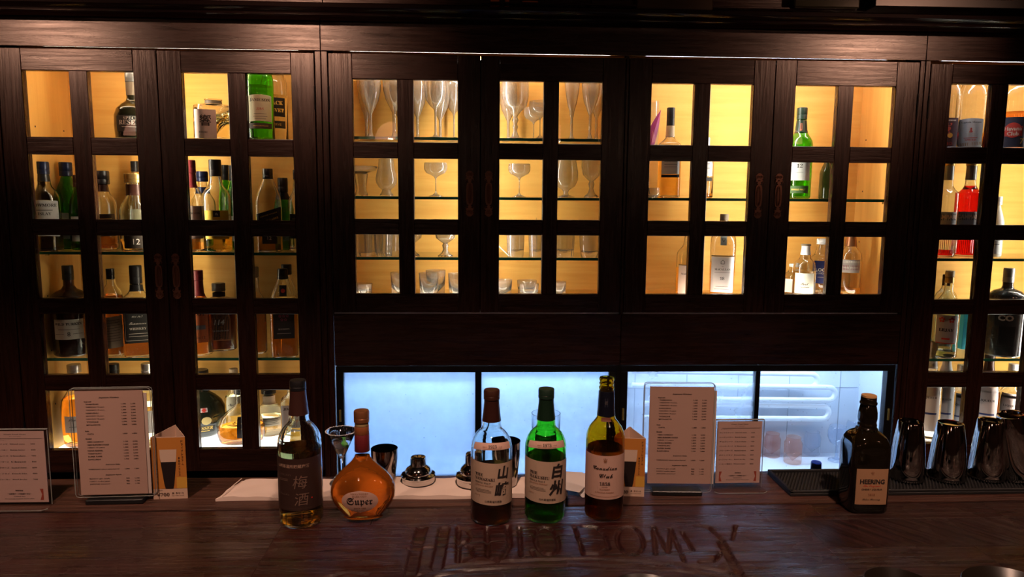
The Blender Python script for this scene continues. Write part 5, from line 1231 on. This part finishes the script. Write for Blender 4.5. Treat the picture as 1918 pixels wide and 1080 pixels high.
# highball glass behind the green bottle
l = on_bar(1019, 915, .03); l = (l[0], min(1.43, l[1]), TZ); H = at(1019, 773, Y=l[1]).z - TZ; R = 28 * l[1] / FPX
cup('highball_glass', 'tall thin empty highball glass behind the green bottle', l, [(R * .9, 0), (R * .92, .003), (R, H)], CLEAR, t=.0011, base=.008, n=44)
# martini glass with salted rim and a mint leaf
l = (at(640, 850, Y=1.44).x, 1.44, TZ); H = at(636, 805, Y=1.44).z - TZ; R = 30 * 1.44 / FPX
root = cup('martini_glass', 'salt-rimmed martini glass with a green leaf in it, between the two left bottles', l, [(R * .8, 0), (R * .8, .0015), (R * .3, .004), (.003, .01), (.0025, H * .42), (.004, H * .47), (R * .35, H * .60), (R * .97, H * .985)], CLEAR, t=.0012, base=H * .475, n=44)
MB().lathe([(.003, H * .50), (R * .35, H * .615), (R * .50, H * .70), (0, H * .70)], 32).build('drink', liq('cocktail', (.93, .93, .80)), root)
sm = MB()
for k in range(70):
    a = 2 * math.pi * k / 70; r_ = R * .965; s_ = .0011 + .0005 * random.random(); sm.lathe([(0, -s_), (s_, 0), (0, s_)], 5, c=(r_ * math.sin(a), -r_ * math.cos(a), H * (.985 + .012 * random.random())))
o = sm.build('salt_crystals', paper((.8, .8, .8)), root); o['kind'] = 'stuff'
lf = MB(); vs = []
for i in range(9):
    t = i / 8; wv = .0068 * math.sin(math.pi * t) ** .7 * (1 + .18 * math.cos(i * 3)); vs += [(-.010 + .020 * t, -wv, .0015 * math.sin(t * 3)), (-.010 + .020 * t, 0, .001 + .003 * math.sin(t * 3)), (-.010 + .020 * t, wv, .0015 * math.sin(t * 3))]
lf.add(vs, [(i * 3 + a, i * 3 + a + 1, i * 3 + a + 4, i * 3 + a + 3) for i in range(8) for a in (0, 1)])
o = lf.build('mint_leaf', mat('mint_green', (.10, .45, .08), .45)); o.location = (l[0] + .008, l[1] - .004, TZ + H * .735); o.rotation_euler = (.9, .5, .6); tag(o, 'small green mint leaf floating in the martini glass', 'leaf')
md = o.modifiers.new('t', 'SOLIDIFY'); md.thickness = .0006

# drip mat and upturned tins
P0 = at(1448, 927, Z=1.0)
mx0, mx1, my0, my1 = at(1478, 927, Z=1.0).x, 1.50, at(1500, 929, Z=1.0).y, 1.488
root = thing('bar_mat', 'long black rubber drip mat under the upturned tins on the ledge', 'mat', (0, 0, 1.0002))
MB().box(mx0, mx1, my0, my1, 0, .006, .001).build('mat_base', RUBBER, root)
e = MB(); e.box(mx0, mx1, my0, my0 + .006, .006, .0115, .001); e.box(mx0, mx1, my1 - .006, my1, .006, .0115, .001); e.box(mx0, mx0 + .006, my0, my1, .006, .0115, .001); e.build('raised_edge', RUBBER, root)
nb = MB(); yk = my0 + .011; row = 0
while yk < my1 - .009:
    xk = mx0 + .011 + (.0035 if row % 2 else 0)
    while xk < mx1 - .006:
        nb.add([(xk - .0019, yk - .0019, .0062), (xk + .0019, yk - .0019, .0062), (xk + .0019, yk + .0019, .0062), (xk - .0019, yk + .0019, .0062), (xk, yk, .0105)], [(0, 1, 4), (1, 2, 4), (2, 3, 4), (3, 0, 4)]); xk += .007
    yk += .0062; row += 1
o = nb.build('nubs', RUBBER, root, smooth=False); o['kind'] = 'stuff'
MZ = 1.0112
for k, (px_, yb, yt, wt, wb, lb) in enumerate(((1694, 912, 785, 47, 69, 'upturned steel tumbler nearest the dark square bottle, on the drip mat'), (1768, 912, 788, 49, 73, 'second upturned steel tumbler from the dark square bottle'), (1843, 910, 783, 50, 70, 'third upturned steel tumbler, the leaning one rests against it'))):
    Rb = wb * 1.42 / FPX / 2; l = on_bar(px_, yb, Rb); l = (l[0], l[1] - .004, MZ); H = at(px_, yt + 3, Y=l[1]).z - MZ; Rb = wb * l[1] / FPX / 2 * .96; Rt = wt * l[1] / FPX / 2 * .95
    P_ = [(Rb * .985, 0), (Rb, .001), (Rb, .006), (Rb * .985, .0085), (Rb * .995, .012), (Rb * .945, H * .3), (Rb * .845, H * .65), (Rt * 1.02, H - .003), (Rt * .97, H), (Rt * .82, H - .0005), (Rt * .76, H - .004), (0, H - .005)]
    inn = [(0, H - .006), (Rt * .95, H - .006), (Rb * .82, H * .65), (Rb * .92, H * .3), (Rb * .965, .001)]
    o = MB().lathe(P_ + inn, 48).build('steel_tumbler', TINM, None, loc=l, ang=40); tag(o, lb, 'tumbler', 'upturned steel tumblers')
    if k == 2: L3 = (l, H, Rb, P_ + inn)
o = MB().lathe(L3[3], 48).build('steel_tumbler', TINM, None, ang=40)
P = at(1905, 905, Z=MZ)
o.location = (P.x + .024, L3[0][1] - .008, MZ + .006); o.rotation_euler = (0.05, -.24, 0); o.scale = (1, 1, 1.12); tag(o, 'leaning steel tumbler at the right edge, tilted against its neighbour', 'tumbler', 'upturned steel tumblers')
# blue-capped bottle standing low behind the bar
P = at(1529, 864, Y=1.60)
bottle('spirit_bottle', 'bottle behind the bar of which only the bright blue screw cap shows', (P.x, 1.60, .7425), P.z - .7425, .034, 'slope', glass=CLEAR, cap=(.91, 1.0, .34, CAPBLUE), rz=0)

# ------------------------------------------------------------------ menus
def rows_text(tm, rows, F):
    for r in rows: place_text(tm, r[0], r[1], r[2], r[3], F, r[4] if len(r) > 4 else 'plain', maxe=0, bold=r[5] if len(r) > 5 else 0, left=r[6] if len(r) > 6 else False)


def menu_big(px0, px1, yt, yb, by, label, paper_px, tilt, group):
    Y = at((px0 + px1) / 2, by, Z=1.0).y + .012
    a, b = at(px0, (yt + yb) / 2, Y=Y).x, at(px1, (yt + yb) / 2, Y=Y).x; z1 = at((px0 + px1) / 2, yt, Y=Y).z - 1.0; z0 = at((px0 + px1) / 2, yb, Y=Y).z - 1.0
    cx = (a + b) / 2; W = (b - a); root = thing('menu_stand', label, 'menu', (cx, Y, 1.0002), 0, group, rot=(0, 0, tilt))
    z0 = max(.005, z0)
    MB().box(-W / 2, W / 2, -.0045, -.003, z0, z1, .0004).build('acrylic_front', ACRYL, root, smooth=False); MB().box(-W / 2, W / 2, .003, .0045, z0, z1, .0004).build('acrylic_back', ACRYL, root, smooth=False)
    eg = MB(); r_ = .006
    loop = [(-W / 2, 0, z0 + r_), (-W / 2, 0, z1 - r_), (-W / 2 + r_ * .3, 0, z1 - r_ * .3), (-W / 2 + r_, 0, z1), (W / 2 - r_, 0, z1), (W / 2 - r_ * .3, 0, z1 - r_ * .3), (W / 2, 0, z1 - r_), (W / 2, 0, z0 + r_), (W / 2 - r_ * .3, 0, z0 + r_ * .3), (W / 2 - r_, 0, z0), (-W / 2 + r_, 0, z0), (-W / 2 + r_ * .3, 0, z0 + r_ * .3)]
    for dy_ in (-.0045, .0045): eg.tube([(p[0], dy_, p[2]) for p in loop], .0008, 6, closed=True)
    eg.build('acrylic_rim', ACRYLE, root)
    MB().box(-W * .36, W * .36, -.014, .014, 0, .0095, .0015).build('base', BLACK, root)
    pa, pb, py0, py1 = paper_px; A = at(pa, (yt + yb) / 2, Y=Y).x - cx; B = at(pb, (yt + yb) / 2, Y=Y).x - cx; Z1 = at(pa, py0, Y=Y).z - 1.0; Z0 = at(pa, py1, Y=Y).z - 1.0
    Z0 = max(Z0, z0 + .002)
    pg = MB().box(A, B, -.0022, -.0008, Z0, Z1).build('printed_sheet', paper((.50, .33, .28), .7), root, smooth=False)
    MB().box(A + .004, B + .006, 0, .0012, Z0 - .001, Z1 - .008).build('back_sheet', paper((.62, .52, .48), .7), root, smooth=False)
    W2, H2, c = B - A, Z1 - Z0, (A + B) / 2; tm = MB(); F = lambda u, v: (c + u * W2, -.0026, Z0 + v * H2)
    R = [('Japanese Whiskey', .30, 0, .925, 'serif'), ('Single malt', .11, -.37, .888, 'serif', 0, True)]
    names = ['YAMAZAKI', 'YAMAZAKI 12 years', 'YAMAZAKI 18 years', 'HAKUSHU', 'HAKUSHU 12 years', 'HAKUSHU 18 years', 'YOICHI', 'MIYAGIKYO']
    v = .865
    for i, s in enumerate(names): R.append((s, .12 + .013 * len(s) * (.7), -.35, v, 'plain', .008, True)); R += [('1,%d00' % (i + 1), .07, .21, v), ('2,%d00' % (i + 1), .07, .35, v)]; v -= .028
    v -= .03; R.append(('Grain', .06, -.38, v, 'serif', 0, True)); v -= .028
    R.append(('CHITA', .10, -.35, v, 'plain', .008, True)); R += [('1,000', .07, .21, v), ('1,800', .07, .35, v)]; v -= .045
    R.append(('Blended', .09, -.38, v, 'serif', 0, True)); v -= .030
    for i, s in enumerate(['HIBIKI HARMONY', 'HIBIKI BLENDERS CHOICE', 'HIBIKI 17 years', 'NIKKA BARREL', 'TAKETSURU', 'SUPER RARE', 'KAKUBIN']): R.append((s, .12 + .009 * len(s), -.36, v, 'plain', .008, True)); R += [('1,%d00' % (i + 1), .07, .21, v), ('2,%d00' % (i + 2), .07, .35, v)]; v -= .028
    v -= .022; R.append(('Japanese Sake', .22, 0, v, 'serif')); v -= .045; R.append(('YAMAZAKI plum wine barrel', .46, -.37, v, 'plain', .005, True)); R += [('1,000', .07, .21, v), ('1,200', .07, .35, v)]
    v -= .055; R.append(('Japanese Spirit', .24, 0, v, 'serif')); v -= .036
    for i, s in enumerate(['ROKU gin craft', 'HAKU vodka japan', 'JAPONE awamori']): R.append((s, .30, -.36, v, 'plain', .005, True)); R += [('900', .05, .21, v), ('1,100', .07, .35, v)]; v -= .026
    # widths are given in sheet fractions: keep glyph proportions by using real width
    for r in R:
        place_text(tm, r[0], r[1], r[2], r[3], F, r[4] if len(r) > 4 else 'plain', h=.0125 if r[3] < .9 else .015, maxe=0, bold=.018, left=r[6] if len(r) > 6 else False)
    tm.build('lettering', INKM, pg, smooth=False, recalc=False)
    return root


menu_big(139, 287, 726, 928, 944, 'tall acrylic stand with the whisky list, at the left', (148, 272, 729, 925), .04, 'acrylic menu stands')
menu_big(1205, 1334, 717, 920, 928, 'tall acrylic stand with the whisky list, in front of the right windows', (1215, 1333, 724, 905), -.05, 'acrylic menu stands')


def menu_small(px0, px1, yt, by, label, ppx, tilt, jp):
    Y0 = at((px0 + px1) / 2, by, Z=1.0).y; Y = Y0 + .028
    a, b = at(px0, 860, Y=Y).x, at(px1, 860, Y=Y).x; z1 = at((px0 + px1) / 2, yt, Y=Y).z - 1.0; cx = (a + b) / 2; W = b - a
    root = thing('menu_stand', label, 'menu', (cx, Y, 1.0002), 0, 'acrylic menu stands', rot=(0, 0, tilt))
    MB().box(-W / 2, W / 2, -.003, -.0018, .002, z1, .0003).build('acrylic_front', ACRYL, root, smooth=False)
    MB().box(-W / 2, W / 2, .0022, .0036, .002, z1, .0003).build('acrylic_back', ACRYL, root, smooth=False)
    MB().box(-W / 2, W / 2, -.003, .0036, z1 - .0002, z1 + .0014, .0006).build('folded_top', ACRYLE, root)
    ft = MB().prism([(-W / 2, .012), (W / 2, .012), (W / 2 + .004, -.022), (W / 2 - .006, -.030), (-W / 2 + .002, -.030), (-W / 2 - .004, -.022)], 0, .0018, 'xy'); ft.build('acrylic_foot', ACRYL, root, smooth=False)
    eg = MB(); eg.tube([(-W / 2, -.0004, .002), (-W / 2, -.0004, z1)], .0009, 6); eg.tube([(W / 2, -.0004, .002), (W / 2, -.0004, z1)], .0009, 6)
    eg.tube([(W / 2 + .004, -.022, .0012), (W / 2 - .006, -.030, .0012), (-W / 2 + .002, -.030, .0012), (-W / 2 - .004, -.022, .0012)], .0008, 6); eg.build('acrylic_rim', ACRYLE, root)
    pa, pb, py0, py1 = ppx; A = at(pa, 860, Y=Y).x - cx; B = at(pb, 860, Y=Y).x - cx; Z1 = at(pa, py0, Y=Y).z - 1.0; Z0 = max(.006, at(pa, py1, Y=Y).z - 1.0)
    pg = MB().box(A, B, -.001, .0006, Z0, Z1).build('printed_sheet', paper((.50, .34, .31), .7), root, smooth=False)
    W2, H2, c = B - A, Z1 - Z0, (A + B) / 2; tm = MB(); F = lambda u, v: (c + u * W2, -.0013, Z0 + v * H2)
    place_text(tm, 'Finger Food Menu', .38, 0, .955, F, 'serif', h=.016, maxe=0); place_text(tm, '(tax included)', .2, 0, .925, F, h=.011, maxe=0)
    tm.box(c - .4 * W2, c + .46 * W2, -.0014, -.0011, Z0 + .893 * H2, Z0 + .896 * H2)
    place_text(tm, 'おつまみメニュー', .26, -.42, .875, F, h=.012, maxe=0, left=True)
    L = [('ミックスナッツ', 'Mixed nuts'), ('レーズンバター', 'Raisin butter'), ('チョコレート', 'Chocolate'), ('クラッカーチーズ', 'Cheese'), ('スモークチーズ', 'Smoked cheese'), ('ポテトフライ', 'French fries'), ('ビーフジャーキー', 'Beef jerky'), ('ソーセージ盛合せ', 'Sausage')]
    if not jp: L = L[:7]
    v = .82; dv = .58 / len(L)
    for i, (j_, e_) in enumerate(L):
        place_text(tm, j_, .30, -.44, v, F, h=.020, maxe=0, left=True, bold=.01); place_text(tm, e_, .26, -.10, v, F, 'serif', h=.017, maxe=0, left=True); place_text(tm, '%d00' % (5 + i % 4), .08, .30, v, F, 'serif', h=.016, maxe=0); v -= dv
    place_text(tm, '季節限定', .14, 0, .165, F, h=.02, maxe=0, bold=.02); place_text(tm, '〜自家製チーズ燻製盛り合せ〜', .42, 0, .12, F, h=.02, maxe=0, bold=.02); place_text(tm, 'Homemade smoked cheese plate', .52, 0, .05, F, 'serif', h=.016, maxe=0); place_text(tm, 'Limited time', .2, 0, .085, F, 'serif', h=.014, maxe=0)
    tm.build('lettering', INKM, pg, smooth=False, recalc=False)
    br = MB()
    for s in (-1, 1):
        pts = [(s * .42, .19), (s * .36, .19), (s * .395, .11), (s * .36, .03), (s * .42, .03)]
        q = [F(a, b) for a, b in pts]; br.add(q, [(0, 1, 2, 3, 4)] if s > 0 else [(4, 3, 2, 1, 0)])
    br.build('bracket_print', paper((.30, .05, .03)), pg, smooth=False, recalc=False)


menu_small(-28, 92, 804, 957, 'small L-shaped acrylic stand with the finger food menu, at the left edge', (-22, 86, 807, 943), .0, False)
menu_small(1338, 1428, 786, 924, 'small L-shaped acrylic stand with the finger food menu, right of the tall menu', (1341, 1424, 789, 904), .0, True)


def tent(px0, px1, yt, yb, label, rz):
    l0 = at(px0, yb - 2, Z=1.0); l1 = at(px1, yb - 2, Z=1.0); W = (l1 - l0).length; cx = (l0.x + l1.x) / 2; Y = (l0.y + l1.y) / 2; H = at((px0 + px1) / 2, yt, Y=Y).z - 1.0
    root = thing('table_tent', label, 'card', (cx, Y, 1.0002), 0, 'beer table tents', rot=(0, 0, rz))
    tri = [(-W / 2, 0), (W / 2, 0), (W * .02, W * .62)]; tr2 = [(-W / 2 + .0016, .0009), (W / 2 - .0016, .0009), (W * .02, W * .62 - .0018)]
    mb = MB(); vs = []
    for z in (0, H):
        for t in (tri, tr2): vs += [(x, y, z + (.012 if (z and y > .01) else 0)) for x, y in t]
    fs = []
    for i in range(3):
        j = (i + 1) % 3; fs += [(i, j, 6 + j, 6 + i), (3 + i, 9 + i, 9 + j, 3 + j), (6 + i, 6 + j, 9 + j, 9 + i), (i, 3 + i, 3 + j, j)]
    mb.add(vs, fs); cd = mb.build('card', paper((.62, .44, .34), .6), root, smooth=False)
    F = lambda u, v, o=.0003: (u * W, -o, v * H)
    def quad(u0, u1, v0, v1, m, nm, o=.0003): MB().add([F(u0, v0, o), F(u1, v0, o), F(u1, v1, o), F(u0, v1, o)], [(0, 1, 2, 3)]).build(nm, m, cd, smooth=False, recalc=False)
    quad(-.5, .5, .17, .99, paper((.52, .20, .035), .6), 'orange_print')
    quad(.2, .5, .17, .35, paper((.62, .34, .05), .6), 'yellow_print', .0004)
    gp = [(-.13, .17), (.10, .17), (.13, .24), (.20, .55), (.22, .66), (-.25, .66), (-.23, .55), (-.16, .24)]
    MB().add([F(u, v, .0006) for u, v in gp], [tuple(range(8))]).build('beer_print', paper((.014, .008, .008), .5), cd, smooth=False, recalc=False)
    MB().add([F(u, v, .0007) for u, v in [(-.25, .665), (-.23, .60), (.205, .60), (.22, .665), (.24, .80), (-.26, .80)]], [tuple(range(6))]).build('foam_print', paper((.62, .46, .36), .6), cd, smooth=False, recalc=False)
    tm = MB()
    def col(s, u, v0, ch):
        for i, c_ in enumerate(s): place_text(tm, c_ if c_ != 'ー' else '｜', .055 if c_ != 'ー' else .012, u, v0 - i * ch, lambda a, b: F(a, b, .0009), h=ch * .72, maxe=0, bold=.01)
    col('ドライプレミアム', .40, .93, .052); col('黄金のバランス', .30, .66, .045); col('ハーフ＆ハーフ', -.36, .58, .052)
    place_text(tm, 'Glass', .14, -.30, .145, F, 'serif', h=.018, maxe=0); place_text(tm, '¥700', .36, -.21, .075, lambda a, b: F(a, b, .0006), 'serif', h=.055, maxe=0, skew=.0)
    place_text(tm, '黒・生 ビール', .34, .22, .095, lambda a, b: F(a, b, .0006), h=.03, maxe=0, bold=.02); place_text(tm, 'HALF & HALF 20 PINT', .36, .22, .055, lambda a, b: F(a, b, .0006), h=.012, maxe=0)
    tm.build('lettering', paper((.05, .02, .015)), cd, smooth=False, recalc=False)


tent(289, 351, 818, 936, 'orange three-sided card with a dark beer, right of the tall left menu', .06)
tent(1150, 1206, 820, 931, 'orange three-sided card with a dark beer, half hidden behind the rye whisky bottle', -.12)

# dark round dishes at the near edge of the bar, mostly below the picture
for px_, yt, R, lb in ((1688, 1065, .05, 'dark round dish at the bottom edge, in front of the steel tumblers'), (1905, 1067, .07, 'dark round dish at the bottom right corner'), (1215, 1074, .07, 'dark round dish at the bottom edge near the carved letters')):
    P = at(px_, yt, Z=1.018); k = 1 - R / math.hypot(P.x, P.y)
    o = MB().lathe([(0, 0), (R * .7, 0), (R * .8, .003), (R, .017), (R * .985, .018), (R * .78, .005), (0, .0045)], 48).build('round_dish', mat('dark_lacquer_dish', (.02, .014, .01), .3), None, loc=(P.x * k, P.y * k, 1.0003)); tag(o, lb, 'dish', 'dark dishes at the near edge')
